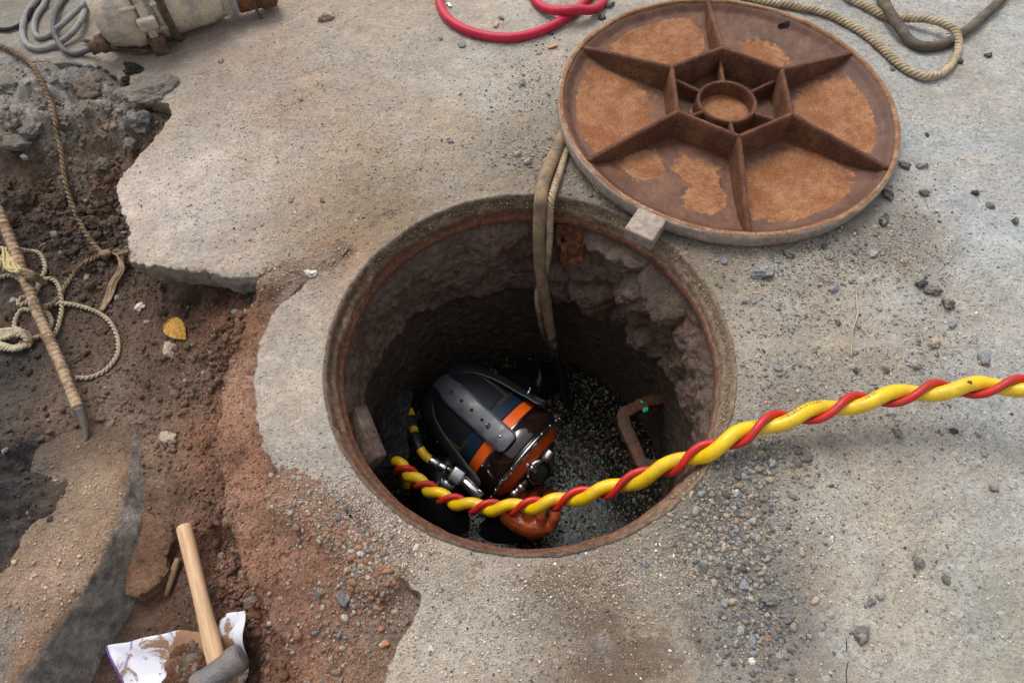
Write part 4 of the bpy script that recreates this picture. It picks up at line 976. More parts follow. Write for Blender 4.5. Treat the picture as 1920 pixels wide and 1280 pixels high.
hexr = rr*np.cos(((tt-A0) % (PI/3))-PI/6)/math.cos(PI/6)
pf = np.where(np.abs(hexr-.1312) < .018, pf-.4, pf)
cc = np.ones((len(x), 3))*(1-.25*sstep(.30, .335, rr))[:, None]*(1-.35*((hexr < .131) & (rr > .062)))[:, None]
pn_ = np.exp(-(((rr-.235)/.05)**2+(((tt-(A0-PI/3*.5)+PI) % (2*PI)-PI)*rr/.085)**2))*sstep(-.15, .35, fbm(x, y, 0, 22, 5, 105)); cc = cc*(1-pn_[:, None]*np.array([.55, .40, .25]))
keep = ~((np.abs(x-(at(1466, 58, .02)[0]-.4295)) < .011) & (np.abs(y-(at(1466, 58, .02)[1]-.547)) < .0042))
i = np.arange(nr-1)[:, None]*nt_; j = np.arange(nt_)[None]; k = (j+1) % nt_
Fq = np.stack([i+j, i+nt_+j, i+nt_+k, i+k], -1).reshape(-1, 4); Fq = Fq[keep[Fq].all(1)]
Vp = cover_T(np.stack([x, y, z], 1))
fade = sstep(.135, .22, hexr)+1.0*(rr < .07)
pl = mesh('plate', Vp-np.array(cover.location), Fq, M['cover'], cover, True, cc, {'patch': pf, 'fade': fade})
V, Fq = polar([(.3385, -.018), (.3395, -.006), (.340, -.001), (.342, .0005), (.3465, .0005), (.349, -.001), (.350, -.004), (.3505, -.012), (.349, -.022), (.347, -.030), (.342, -.034), (.10, -.035)], 720, .0009, 103)
Vr = cover_T(V); rimm = part('rim', (Vr, Fq), M['rimside'], cover)
V, Fq = polar([(.3375, -.014), (.3385, -.004), (.3395, .0008), (.342, .0014), (.3455, .0014), (.3475, .0006)], 720, .0011, 104)
part('rim_lip', (cover_T(V), Fq), rust_mat('lip_rust', alb((140, 96, 66)), alb((166, 132, 104)), .9, 1.2, 1.6), rimm)
def rib(p0, p1, h0, h1, w0=.0055, zb=-.028, taper=1.5, n_=40, seed=0):
    """vertical web from p0 to p1 (xy), top heights h0..h1; wider foot"""
    p0, p1 = np.array(p0), np.array(p1); d = p1-p0; L_ = np.linalg.norm(d); d /= L_; nrm = np.array([-d[1], d[0]]); V_ = []
    for i_ in range(n_+1):
        f_ = i_/n_; c_ = p0+d*L_*f_; h = h0+(h1-h0)*f_
        hh_ = h-zb
        for off, zf in ((-taper, 0), (-1.05, .35), (-.95, .8), (-.8, .97), (-.4, 1), (.4, 1), (.8, .97), (.95, .8), (1.05, .35), (taper, 0)):
            V_.append([c_[0]+nrm[0]*w0*off, c_[1]+nrm[1]*w0*off, zb+hh_*zf])
    V_ = np.array(V_); V_ += .0007*np.stack([fbm(V_[:, 0], V_[:, 1], V_[:, 2]+k_, 70, 3, seed+k_) for k_ in range(3)], 1)
    F_ = [[i_*10+j_, i_*10+j_+1, (i_+1)*10+j_+1, (i_+1)*10+j_] for i_ in range(n_) for j_ in range(9)]+[list(range(10))[::-1], list(range(n_*10, n_*10+10))]
    return cover_T(V_), F_
pol = lambda r_, a_: (r_*math.cos(a_), r_*math.sin(a_))
for kk in range(6):
    a_ = A0-kk*PI/3; part('rib', rib(pol(.130, a_), pol(.338, a_), .0345, .000, .0056, seed=110+kk), M['rib'], cover)
hexes = [rib(pol(.1312, A0-kk*PI/3), pol(.1312, A0-(kk+1)*PI/3), .035, .035, .0056, seed=120+kk) for kk in range(6)]
part('hexagon_rib', merge(*hexes), M['rib'], cover)
for kk in range(6):
    a_ = A0-kk*PI/3; part('inner_rib', rib(pol(.060, a_), pol(.127, a_), .004, .009, .0045, seed=130+kk), M['rib'], cover)
V, Fq = polar([(.0535, -.026), (.0545, -.004), (.055, .0045), (.0565, .0055), (.0605, .0055), (.062, .0045), (.0625, -.006), (.065, -.026)], 160, .0008, 140)
part('centre_ring', (cover_T(V), Fq[:, ::-1]), M['rib'], cover)
# lug
lp = at(1218, 415, .028); ld = np.array([lp[0]-.4295, lp[1]-.547, 0]); ld /= np.linalg.norm(ld); ls = np.array([-ld[1], ld[0], 0])
part('hinge_lug', box(np.array([.4295, .547, .027])+ld*.372, ld*.032, ls*.029, np.array([0, 0, .016])+ld*.002, .1), M['rimside'], cover)

# ------------------------------------------------------------------ ropes and hoses near the cover
M['ropew'] = simple('dusty_rope', alb((182, 164, 138)), .95, var=.25, sc=60, bump=.6, bsc=400, spec=.1, dirt=alb((120, 98, 72)), dirt_amt=.35)
t = NT('wet_rope'); sx = t.n('ShaderNodeSeparateXYZ'); t.set(sx, 0, t.n('ShaderNodeNewGeometry').outputs['Position'])
wf = t.ramp(t.math('ADD', sx.outputs[2], t.math('MULTIPLY', t.math('SUBTRACT', t.noise(50, 4, .6), .5), .2)), -.22, -.45)
M['ropewet'] = t.fin(t.mix(wf, t.mix(t.ramp(t.noise(30, 6, .7), .45, .65), alb((180, 160, 134)), alb((130, 106, 84))), alb((62, 52, 40))), .8, 0, t.bump(t.noise(400, 3, .7), .5, .001), .2)
M['cable'] = simple('dusty_black_cable', alb((112, 100, 84)), .7, var=.25, sc=50, bump=.3, spec=.3, dirt=alb((72, 64, 56)), dirt_amt=.55, dirt_sc=30)
t = NT('muddy_hose'); tcs = t.n('ShaderNodeSeparateXYZ'); geo = t.n('ShaderNodeNewGeometry').outputs['Position']; t.set(tcs, 0, geo)
zc = t.math('ADD', tcs.outputs[2], t.math('MULTIPLY', t.math('SUBTRACT', t.noise(60, 5, .7), .5), .35)); wetf = t.ramp(zc, -.36, -.44)
hcol = t.mix(t.ramp(t.noise(28, 6, .7), .4, .62), alb((156, 130, 100)), alb((120, 102, 84)))
hcol = t.mix(t.ramp(t.noise(45, 7, .75), .56, .66), hcol, alb((96, 90, 84)))
M['mudhose'] = t.fin(t.mix(wetf, hcol, (.014, .013, .012)), t.ramp(wetf, 0, 1, .85, .3), 0, t.bump(t.noise(200, 5, .75), .9, .002), .35)
hb = at(1070, 768, WZ-.01); lipz = .013
hh = [at(1075, 205, .010), at(1056, 255, .010), at(1030, 310, .012), at(1018, 345, .014), at(1013, 372, .016)]
def hang(pts):
    """the point seen at a pixel where it lies at a given distance from the shaft axis (far half)"""
    out = []
    for px_, py_, r_ in pts:
        if r_ < 0: out.append(at(px_, py_, r_)); continue
        lo, hi = -.7, .0
        for _ in range(40):
            m_ = (lo+hi)/2; q_ = at(px_, py_, m_)
            if q_[1] > 0 and math.hypot(q_[0], q_[1]) > r_: lo = m_
            else: hi = m_
        out.append(at(px_, py_, hi))
    return out
hose = tube(hh+hang([(1011, 402, .316), (1010, 450, .298), (1013, 500, .282), (1020, 550, .268), (1030, 610, .258), (1042, 670, .245), (1055, 722, .232), (1070, 768, -.655), (1076, 790, -.72)]), [.013, .0135, .0135, .0132, .0132, .013, .0128, .0128, .0125, .012, .011, .010, .0095, .009], 18, .004, .0015, 3)
solo('mud_hose', hose, M['mudhose'], 'muddy hose hanging over the frame into the manhole beside a pale rope', 'hose')
rp_ = rope([at(1087, 225, .008), at(1066, 270, .008), at(1052, 315, .009), at(1040, 350, .013), at(1034, 372, .013)]+hang([(1031, 402, .318), (1030, 450, .302), (1024, 500, .288), (1009, 548, .275), (1012, 590, .268), (1022, 630, .265), (1038, 662, .268), (1062, 684, .285), (1082, 694, -.655)]), .0078, .024, 15, .0025)
solo('hanging_rope', rp_, M['ropewet'], 'pale twisted rope hanging into the manhole behind the muddy hose', 'rope')
RL = onp([(1365, -20), (1420, 0), (1480, 10), (1545, 24), (1600, 50), (1640, 78), (1672, 108), (1703, 132), (1735, 144), (1765, 138), (1786, 118), (1795, 95), (1788, 72), (1765, 58), (1730, 48), (1695, 38), (1660, 30), (1625, 12), (1590, -5), (1540, -40)], .009)
for k_ in (13, 14): RL[k_][2] += .016
RL[15][2] += .004; RL[12][2] += .012; RL[11][2] += .004
solo('coiled_rope', rope(RL, .0088, .030, 18, .0025), M['ropew'], 'dusty tan rope looping on the pavement behind the manhole cover', 'rope')
CL = onp([(1640, -60), (1650, -10), (1660, 25), (1680, 58), (1710, 80), (1745, 88), (1780, 78), (1815, 55), (1850, 25), (1875, 0), (1910, -50)], .011)
for k_ in (2, 3): CL[k_][2] += .012
CL[1][2] += .004
cab = base_empty('power_cable', 'thick dark brown cable curving across the pavement at the upper right', 'cable', CL[4]-np.array([0, 0, .011]))
part('sheath', tube(CL, .0112, 18, .005), M['cable'], cab)
M['redhose'] = simple('red_rubber_hose', alb((186, 34, 62), 1.0), .5, var=.1, sc=30, bump=.2, bsc=250, spec=.3, dirt=alb((190, 90, 96)), dirt_amt=.22, dirt_sc=50)
def seam_prof(L, th): return 1+.06*np.abs(np.cos(2*(th-.6)))**6
RH = onp([(835, -60), (824, -10), (826, 12), (840, 35), (868, 54), (905, 66), (945, 71), (985, 67), (1025, 54), (1060, 34), (1085, 15), (1105, -6), (1125, -30)], .010)
RH2 = onp([(1125, -34), (1132, -15), (1128, 8), (1108, 26), (1085, 32), (1062, 34), (1038, 27), (1015, 12), (1000, -5), (985, -40)], .010)
for k_, dz in ((3, .010), (4, .019), (5, .020), (6, .010)): RH2[k_][2] += dz
Q_, _ = catmull(np.array(RH+RH2[1:]), .004)
solo('red_hose', sweep(Q_, .0105, 24, seam_prof), M['redhose'], 'looped red rubber hose lying on the pavement at the top', 'hose')

# ------------------------------------------------------------------ submersible pump
t = NT('muddy_casting'); a = t.noise(20, 8, .72); b = t.noise(180, 5, .75)
pc = t.mix(t.ramp(a, .44, .62), alb((206, 190, 168)), alb((168, 160, 150))); pc = t.mix(t.ramp(t.noise(26, 7, .75), .60, .66), pc, alb((92, 94, 100)))
pc = t.mix(t.ramp(t.noise(33, 7, .7), .62, .72), pc, alb((150, 100, 66)))
M['pump'] = t.fin(t.scalec(pc, t.ramp(b, .3, .7, .8, 1.18)), .85, 0, t.bump(t.math('ADD', a, b), .7, .003), .25)
M['darkmud'] = simple('dark_mud_crust', alb((112, 92, 76)), .95, var=.4, sc=80, bump=1, dist=.004, spec=.1)
PG = float(surf(*at(280, 40, 0)[:2].reshape(2, 1))[0])
p0 = at(178, 34, .078); p1 = at(412, -26, .070); PA = p1-p0; PL = np.linalg.norm(PA); PA /= PL
pump = base_empty('water_pump', 'dusty grey cylindrical submersible pump lying on the broken pavement', 'pump', (p0+p1)/2*np.array([1, 1, 0]))
sc_ = PL
def pr(L): return [(s*sc_, r_) for s, r_ in L]
part('housing', lathe(pr([(0, .03), (.005, .052), (.02, .060), (.05, .064), (.12, .070), (.20, .074), (.21, .078), (.30, .079), (.31, .073), (.33, .072)]), p0, PA, None, 72), M['pump'], pump)
part('flange', lathe(pr([(.33, .070), (.33, .083), (.34, .085), (.385, .085), (.395, .083), (.395, .076), (.44, .074)]), p0, PA, None, 72), M['pump'], pump)
part('motor_casing', lathe(pr([(.44, .072), (.445, .0765), (.47, .0765), (.50, .0735), (.75, .071), (.86, .070), (.87, .066), (.93, .064), (.95, .058), (.955, .02)]), p0, PA, None, 72), M['pump'], pump)
p0n = p0+np.array([0, -.026, -.026])
part('outlet_neck', lathe(pr([(.95, .03), (1.03, .028), (1.04, .034), (1.06, .034), (1.07, .028), (1.25, .026)]), p0n, PA, None, 40), M['pump'], pump)
part('rusty_pipe', lathe(pr([(1.12, .024), (1.12, .031), (1.30, .031), (1.31, .036), (1.42, .036), (1.44, .028)]), p0n, PA, None, 32), rust_mat('pipe_rust', alb((104, 74, 56)), alb((134, 84, 52)), .85), pump)
PU = np.array([0, 0, 1.0]); PU = PU-PA*PU.dot(PA); PU /= np.linalg.norm(PU); PS_ = np.cross(PA, PU)
def pp_(s, ang, r_): a_ = math.radians(ang); return (p0 if s < 1 else p0n)+PA*sc_*s+r_*(math.cos(a_)*PU+math.sin(a_)*PS_)
def radv(ang): a_ = math.radians(ang); return math.cos(a_)*PU+math.sin(a_)*PS_
for s0, s1, ang in ((.20, .33, 12), (.20, .33, 60), (.43, .50, 20), (.43, .50, 62), (.43, .50, 100)):
    part('casting_rib', box((pp_(s0, ang, .077)+pp_(s1, ang, .077))/2, PA*sc_*(s1-s0)/2, np.cross(radv(ang), PA)*.0035, radv(ang)*.007, .2), M['pump'], pump)
part('boss', lathe([(0, .022), (.008, .021), (.012, .016)], pp_(.37, 38, .078), radv(38), None, 24), M['pump'], pump)
for ang in (18, 84, -50):
    b_ = part('bolt_lug', box(pp_(.36, ang, .088), PA*.020, np.cross(radv(ang), PA)*.013, radv(ang)*.011, .25), M['pump'], pump)
part('bolt_head', lathe([(0, .009), (.006, .009), (.007, .006)], pp_(.37, 38, .089), radv(38), None, 6), M['pump'], pump)
ft = pp_(.36, 128, .082)
for sgn, mm in ((1, 0),):
    part('foot', box(np.array([ft[0]+.004, ft[1]-.004, .022]), PA*.018, np.cross(PA, [0, 0, 1])*.013, np.array([0, 0, .024]), .25), M['darkmud'], pump)
part('foot', box(pp_(.36, 235, .082)*np.array([1, 1, 0])+np.array([0, 0, .02]), PA*.018, np.cross(PA, [0, 0, 1])*.013, np.array([0, 0, .022]), .25), M['darkmud'], pump)
part('cable_gland', lathe([(0, .020), (.018, .020), (.022, .014), (.04, .013)], at(200, 78, .045), at(172, 92, .04)-at(200, 78, .045), None, 20), M['darkmud'], pump)
# mud crust under the pump
V, Fc = rock(at(230, 86, .005), (.085, .018, .008), 77, 4, rot=-.25, rough=.4)
solo('mud_crust', (V, Fc), M['darkmud'], 'dark mud crust on the pavement under the left end of the pump', 'mud')
# binding rope round the pump
def ring_on(s0, s1, r_, n_=40, a0=-150, a1=150): return [pp_(s0+(s1-s0)*k_/n_, a0+(a1-a0)*k_/n_, r_) for k_ in range(n_+1)]
solo('binding_rope', merge(rope(ring_on(.475, .515, .081), .0065, .02, 12), rope(ring_on(.50, .535, .083), .006, .02, 12), rope([pp_(.52, 140, .084), pp_(.53, 150, .08), pp_(.56, 158, .088)], .003, .01, 8)), simple('old_dark_rope', alb((92, 80, 64)), .95, var=.35, sc=80, bump=.8, bsc=400, spec=.1), 'dark frayed rope tied round the middle of the pump', 'rope')
solo('wire_binding', merge(*[tube(ring_on(1.04+.02*k_, 1.055+.02*k_, .036+.002*k_, 30), .0026, 8) for k_ in range(3)]), simple('grey_wire', alb((150, 148, 144)), .6, var=.2), 'grey wire wound round the neck of the pump', 'wire')
solo('brown_rag', blob := merge(rope([pp_(1.2, -140, .037), pp_(1.21, -60, .04), pp_(1.22, 0, .041), pp_(1.23, 60, .040), pp_(1.25, 130, .042), pp_(1.27, 150, .055)], .004, .01, 10)), M['darkmud'], 'rusty brown strip tied round the pipe at the end of the pump', 'tie')
M['bluecable'] = simple('grey_blue_cable', alb((122, 126, 130)), .7, var=.3, sc=60, bump=.3, spec=.3, dirt=alb((154, 146, 134)), dirt_amt=.5, dirt_sc=40)
M['darkcable'] = simple('dark_cable', alb((70, 70, 76)), .7, var=.3, sc=60, bump=.3, spec=.3, dirt=alb((130, 122, 112)), dirt_amt=.4, dirt_sc=40)
L1 = onp([(182, 88, .030), (168, 93, .012), (150, 100), (134, 101), (118, 92, .004), (104, 68, .010), (100, 45, .010), (106, 20, .004), (124, -6), (145, -35)], .007)
L2 = onp([(168, -40), (160, 10), (152, 38, .010), (135, 62, .010), (112, 80, .004), (88, 90), (66, 92), (48, 80), (42, 58), (48, 30), (62, 8), (84, -12), (110, -40)], .007)
L3 = onp([(98, -40), (84, 5), (70, 28), (64, 48), (66, 64), (76, 71), (92, 66), (112, 50, .012), (136, 28, .012), (158, 6, .010), (172, -20)], .007)
solo('cable_loop', tube(L1, .0060, 14), M['darkcable'], 'dark electric cable entering the left end of the pump', 'cable')
solo('cable_loop', tube(L2, .0068, 14), M['bluecable'], 'outermost pale blue-grey cable loop left of the pump', 'cable')
solo('cable_loop', tube(L3, .0064, 14), M['bluecable'], 'inner narrow blue-grey cable loop left of the pump', 'cable')
solo('thin_cord', rope(onp([(-30, 50), (5, 56), (30, 51), (48, 38), (58, 18), (68, -8), (80, -40)], .006), .0050, .014, 12), simple('dark_purple_cord', alb((66, 60, 68)), .9, var=.3, sc=90, bump=.6, spec=.1), 'thin dark cord running off the picture left of the pump cables', 'cord')

# ------------------------------------------------------------------ ropes and steel bar in the trench
M['ropebrown'] = simple('brown_rope', alb((140, 120, 96)), .95, var=.35, sc=70, bump=.8, bsc=400, spec=.1, dirt=alb((96, 74, 54)), dirt_amt=.45)
M['ropecream'] = simple('cream_rope', alb((186, 172, 148)), .92, var=.2, sc=70, bump=.7, bsc=400, spec=.1, dirt=alb((140, 116, 92)), dirt_amt=.3)
b1 = onp([(-40, 66), (0, 86), (34, 104), (62, 126), (80, 158), (94, 190), (104, 228), (112, 268), (118, 308), (124, 348), (138, 390), (160, 436), (184, 468), (196, 476)], .010)
solo('brown_rope', merge(rope(b1, .0056, .024, 15, strands=2), rope(onp([(196, 476), (178, 484), (158, 494), (140, 512), (122, 536), (112, 556), (96, 572), (82, 580)], .008), .0050, .021, 12, strands=2), rock(on(197, 476, .012), (.014, .012, .010), 3, 3, rough=.3)), M['ropebrown'], 'brown twisted rope crossing the trench bank down to a knot', 'rope')
fr = []
rf = np.random.default_rng(9)
for k_ in range(14):
    j_ = rf.uniform(-1, 1, 6)
    fr.append(tube(onp([(202, 474), (222+4*j_[0], 476+3*j_[1], .008), (228+5*j_[2], 500+3*j_[1], .006), (214+8*j_[3], 530, .004), (203+6*j_[4], 558), (190+3*j_[5], 582)], .008), .0022, 6, .006))
for k_ in range(6):
    j_ = rf.uniform(-1, 1, 3); fr.append(tube(onp([(206, 476), (222, 472+6*j_[0], .006), (238, 472+10*j_[1], .004)], .008), .0024, 6, .006))
solo('frayed_rope', merge(*fr), simple('tan_fibre', alb((146, 124, 100)), .95, var=.35, sc=70, bump=.5, spec=.1), 'flattened frayed tail of rope hanging from the knot under the slab corner', 'rope')
wr = .0046
W1 = onp([(30, 466, .03), (52, 470), (72, 474), (82, 490), (84, 508), (74, 526), (66, 545)], .007)
W2 = onp([(62, 560), (74, 534), (88, 522), (104, 528), (113, 548), (116, 575), (112, 600), (105, 622), (90, 640)], .009)
W3 = onp([(-20, 530), (0, 520), (20, 516), (38, 526), (48, 545), (52, 562), (38, 572), (34, 564), (48, 556), (64, 574)], .008)
W4 = onp([(84, 574), (99, 570), (120, 569), (142, 572), (172, 581), (196, 594), (212, 612), (221, 636), (220, 664), (206, 686), (188, 700), (165, 708), (141, 708)], .006)
W5 = onp([(56, 582), (42, 580), (32, 592), (27, 608), (30, 624)], .007)
W6 = onp([(30, 650), (52, 636), (70, 632), (86, 624), (96, 606), (92, 590), (80, 576)], .008)
bun = []
for k_ in range(9):
    j_ = rf.uniform(-1, 1, 6)
    bun.append(rope(strands=2, P=onp([(-20, 628+12*j_[0], .004), (10, 626+10*j_[1], .012), (35, 622+9*j_[2], .018), (52, 632+8*j_[3], .012), (56, 644+4*j_[4], .004), (30, 652+3*j_[5], .006), (0, 648+5*j_[0], .004), (-20, 646+6*j_[1])], .006), r=wr, pitch=.019, step=.003))
solo('cream_rope', merge(*[rope(q_, wr, .019, 15, .002, 2) for q_ in (W1, W2, W3, W4, W5, W6)], *bun), M['ropecream'], 'cream coloured thin rope in tangled loops on the trench floor', 'rope')
# rebar stake
R0 = on(-14, 372, .05); R1 = on(70, 585, .045); R2 = on(146, 764, .035); R3 = on(162, 826, .012)
rb = np.array([R0, on(28, 470, .05), R1, on(112, 680, .042), R2, on(159, 795, .026), R3])
rebar = base_empty('steel_bar', 'bent pointed steel reinforcing bar lying across the trench ropes', 'steel bar', R2*np.array([1, 1, 0])+np.array([0, 0, R3[2]-.01]))
Q_, _ = catmull(rb[:5], .0018)
def rib_prof(L, th): 
    tw = th*1.0
    return 1+.20*np.clip(np.cos(2*PI*(L/.0125)+1.1*np.abs(((th+PI) % (2*PI))-PI))*3-1.7, 0, 1)+.12*np.clip(np.cos(2*(th-.5))*12-11, 0, 1)
t = NT('muddy_steel'); a = t.noise(30, 7, .7)
M['rebar'] = t.fin(t.scalec(t.mix(t.ramp(a, .4, .6), alb((176, 150, 122)), alb((120, 96, 76))), t.ramp(t.noise(220, 5, .75), .3, .7, .75, 1.25)), .8, 0, t.bump(t.noise(260, 5, .75), .7, .002), .3)
part('shaft', sweep(Q_, np.linspace(.0105, .0095, len(Q_)), 28, rib_prof), M['rebar'], rebar)
part('pointed_tip', tube(list(rb[4:]), [.0096, .0070, .0026], 16, .003), simple('bare_steel', (.13, .125, .12), .5, .4, var=.4, sc=60, dirt=alb((120, 100, 82)), dirt_amt=.5), rebar)
# cloth knot on the bar
kn = [rope([on(38+6*j, 505+8*j, .055), on(60, 512+4*j, .075), on(78, 524+2*j, .052)], .0055, .014, 12) for j in (0, 1, 2)]
solo('tied_rope', merge(*kn), M['ropebrown'], 'short brown rope lashed tightly round the steel bar', 'rope')
yf = []
for k_ in range(12):
    j_ = rf.uniform(-1, 1, 8)
    yf.append(tube([on(34+6*j_[0], 508+5*j_[1], .058), on(18+10*j_[2], 494+14*j_[3], .062), on(8+10*j_[4], 474+12*j_[5], .050), on(-4+12*j_[6], 492+22*j_[7], .036)], .0026, 6, .005))
solo('cord_bundle', merge(*yf), simple('pale_yellow_fibre', alb((188, 172, 128)), .9, var=.25, sc=90, bump=.4, spec=.1), 'pale yellowish frayed cord ends bunched beside the steel bar', 'cord')

# ------------------------------------------------------------------ curved broken concrete piece, lower left
def region_slab(name, outline, top_z, depth, mat, label, cat, res=.004, rows=14, offs=([0, 1], [0, 0]), seed=0, jit=.003, topn=.003, colf=None, sidecol=None, sdn=.004, zf=None, smooth=True, attrs=None):
    P_ = np.array([at(o_[0], o_[1], o_[2] if len(o_) > 2 else top_z)[:2] for o_ in outline])
    sdf = lambda a_, b_: sd_poly(a_, b_, P_)+sdn*fbm(a_, b_, 0, 30, 3, seed)
    X_ = np.arange(P_[:, 0].min()-.02, P_[:, 0].max()+.02, res); Y_ = np.arange(P_[:, 1].min()-.02, P_[:, 1].max()+.02, res)
    x_, y_, q4_, q3_ = grid_region(X_, Y_, sdf, res); z_ = top_z+topn*fbm(x_, y_, 0, 10, 5, seed+1)+(zf(x_, y_) if zf else 0)
    z_ = z_-.004*sstep(-.008, 0, sdf(x_, y_))
    V_, Q_, T_, sd_ = slab(x_, y_, z_, q4_, q3_, depth, rows, offs, seed+2, jit)
    c_ = colf(V_[:, 0], V_[:, 1])
    if sidecol is not None: c_ = np.where(sd_[:, None] > 0, sidecol(V_), c_)
    return solo(name, (V_, [list(q) for q in Q_]+[list(q) for q in T_]), mat, label, cat, None, smooth, c_, attrs)
CT = np.array([at(a_, b_, -.06)[:2] for a_, b_ in ((40, 800), (110, 800), (180, 795), (225, 800), (60, 900), (150, 900), (220, 850), (100, 1050), (20, 1150), (190, 1000), (30, 980), (10, 860), (60, 1200))]); CC = 1.45*alb([(100, 84, 72), (114, 94, 78), (120, 98, 80), (122, 98, 80), (140, 120, 100), (158, 134, 110), (134, 106, 82), (164, 138, 116), (150, 126, 106), (150, 124, 100), (140, 118, 98), (100, 92, 84), (140, 112, 90)])
def curvcol(x_, y_):
    c_ = idw(x_, y_, CT, CC, 3, .02)*(1+.16*fbm(x_, y_, 0, 14, 6, 201, .6))[:, None]; g_ = sstep(.05, .45, fbm(x_, y_, 0, 7, 5, 205, .6))[:, None]*.6
    return (c_*(1-g_)+alb((150, 142, 132))*1.15*g_)*np.array([1.0, 1.03, 1.08])
def curvside(V_):
    n_ = fbm(V_[:, 0], V_[:, 1], V_[:, 2], 16, 4, 203); n2_ = fbm(V_[:, 0], V_[:, 1], V_[:, 2], 60, 3, 204)
    st_ = fbm(V_[:, 0], V_[:, 1], V_[:, 2]*4, 34, 4, 207, .65)
    return alb((176, 166, 156))*(1+.36*n_+.3*n2_+.45*st_)[:, None]+(alb((104, 100, 100))-alb((168, 156, 146)))*(sstep(.1, .5, n_))[:, None]
cz = lambda py_: float(np.interp(py_, [770, 860, 1000, 1280], [-.168, -.128, -.092, -.085]))
co = [(243, 772), (246, 810), (240, 870), (232, 930), (220, 975), (200, 1015), (178, 1058), (156, 1100), (128, 1142), (100, 1180), (70, 1222), (40, 1258), (10, 1300), (-60, 1400), (-260, 1400), (-260, 1150), (-60, 1120), (10, 1060), (46, 990), (56, 900), (60, 800), (80, 735), (130, 730), (190, 745)]
co = [(a_, b_, cz(b_)) for a_, b_ in co]
co2 = list(co)
cyk = np.array([at(150, q_, cz(q_))[1] for q_ in (1280, 1000, 860, 770)]); czk = np.array([-.085, -.092, -.128, -.168])+.085
def ring_zf(x_, y_):
    z_ = np.interp(y_, cyk, czk); xl = at(70, 800, -.16)[0]
    return z_-.020*sstep(xl+.06, xl-.06, x_)*sstep(cyk[1]-.02, cyk[3], y_)-.03*sstep(cyk[3]-.012, cyk[3]+.02, y_)+.004*fbm(x_, y_, 0, 24, 5, 209, .6)
region_slab('concrete_ring_piece', co, -.085, .13, M['lump'], 'big curved piece of broken concrete covered in sand at the lower left', 'concrete piece', offs=([0, .03, .5, .8, 1], [0, .003, .030, .044, .046]), seed=210, jit=.0035, colf=curvcol, sidecol=curvside, sdn=.0015,
            zf=ring_zf)
# flat broken soil crust beside it
co = [(247, 958), (290, 966), (322, 984), (328, 1012), (314, 1040), (318, 1068), (296, 1098), (262, 1120), (238, 1114), (236, 1060)]
region_slab('soil_crust', co, -.152, .03, M['soil'], 'flat plate of brown crusted soil between the curved concrete and the hammer', 'soil plate', seed=220, colf=lambda x_, y_: np.tile(alb((138, 106, 84)), (len(x_), 1))*(1+.2*fbm(x_, y_, 0, 20, 5, 221, .6))[:, None], sdn=.004, zf=lambda x_, y_: .01*sstep(-.6, -.66, x_))

# broken lumps on the bank
def lump(px, py, s, seed, c_, lab, dz=0.0, rot=None, sub=5, rough=.22, name='concrete_lump', cat='concrete lump', cuts=16, sharp=.8, grp=None):
    p_ = on(px, py, dz); V_, F_ = rock(p_, s, seed, sub, rot, rough=rough, cuts=cuts, sharp=sharp)
    cc_ = alb(c_)*(1+.18*fbm(V_[:, 0], V_[:, 1], V_[:, 2], 35, 4, seed+1))[:, None]
    return solo(name, (V_, F_), M['lump'], lab, cat, grp, col=cc_)
lump(284, 168, (.066, .050, .022), 301, (152, 142, 132), 'jagged grey concrete lump resting on the slab corner below the pump', -.004, .15)
lump(262, 232, (.030, .036, .030), 302, (158, 152, 146), 'rounded pale grey lump in the notch of the broken slab edge', .0)
lump(288, 214, (.030, .014, .02), 303, (140, 86, 58), 'reddish brown lump wedged under the jagged slab corner', -.01, .6)
lump(245, 268, (.022, .014, .012), 304, (150, 142, 132), 'small grey stone at the foot of the slab notch', .004)
lump(168, 162, (.042, .040, .024), 305, (142, 128, 114), 'brownish grey concrete lump on the bank under the pump cable', -.004)
lump(135, 150, (.035, .025, .018), 306, (150, 146, 142), 'pale grey flat lump at the top of the trench bank', -.002)
lump(196, 308, (.024, .018, .016), 307, (150, 138, 122), 'tan stone stuck in the bank beside the broken slab edge', .0)
lump(30, 268, (.045, .020, .016), 308, (152, 142, 132), 'long flat grey concrete lump at the left picture edge on the bank', .0, .2)
lump(62, 240, (.030, .026, .020), 309, (156, 150, 144), 'blue-grey lump jutting from the left part of the bank', .0)
lump(45, 294, (.010, .007, .006), 310, (150, 148, 146), 'small grey stone on the dark bank at the left', .0)
lump(100, 288, (.013, .007, .006), 311, (146, 134, 118), 'small tan flat stone beside the brown rope on the bank', .002)
lump(250, 130, (.022, .018, .012), 312, (70, 66, 62), 'black lumpy tar on the edge of the pavement below the pump', .0, rough=.5)
lump(238, 150, (.013, .015, .010), 313, (74, 70, 64), 'smaller black tar lump below the other tar lump', .0, rough=.5)
for k_, (px, py, sz, c_, lab_) in enumerate([(22, 165, .036, (160, 152, 142), 'pale grey crust of concrete at the top left corner of the trench bank'), (84, 192, .030, (150, 142, 132), 'grey weathered lump left of the brown rope on the upper bank'), (120, 218, .034, (156, 146, 134), 'light lump just right of the brown rope on the upper bank'), (160, 205, .026, (148, 136, 122), 'tan-grey lump between the brown rope and the broken slab'), (10, 222, .036, (158, 148, 138), 'layered pale lump cut by the left picture edge on the bank'), (205, 200, .018, (156, 150, 144), 'small pale stone beside the jagged slab corner')]):
    lump(px, py, (sz, sz*.75, sz*.5), 360+k_, c_, lab_, -.004, rough=.35)
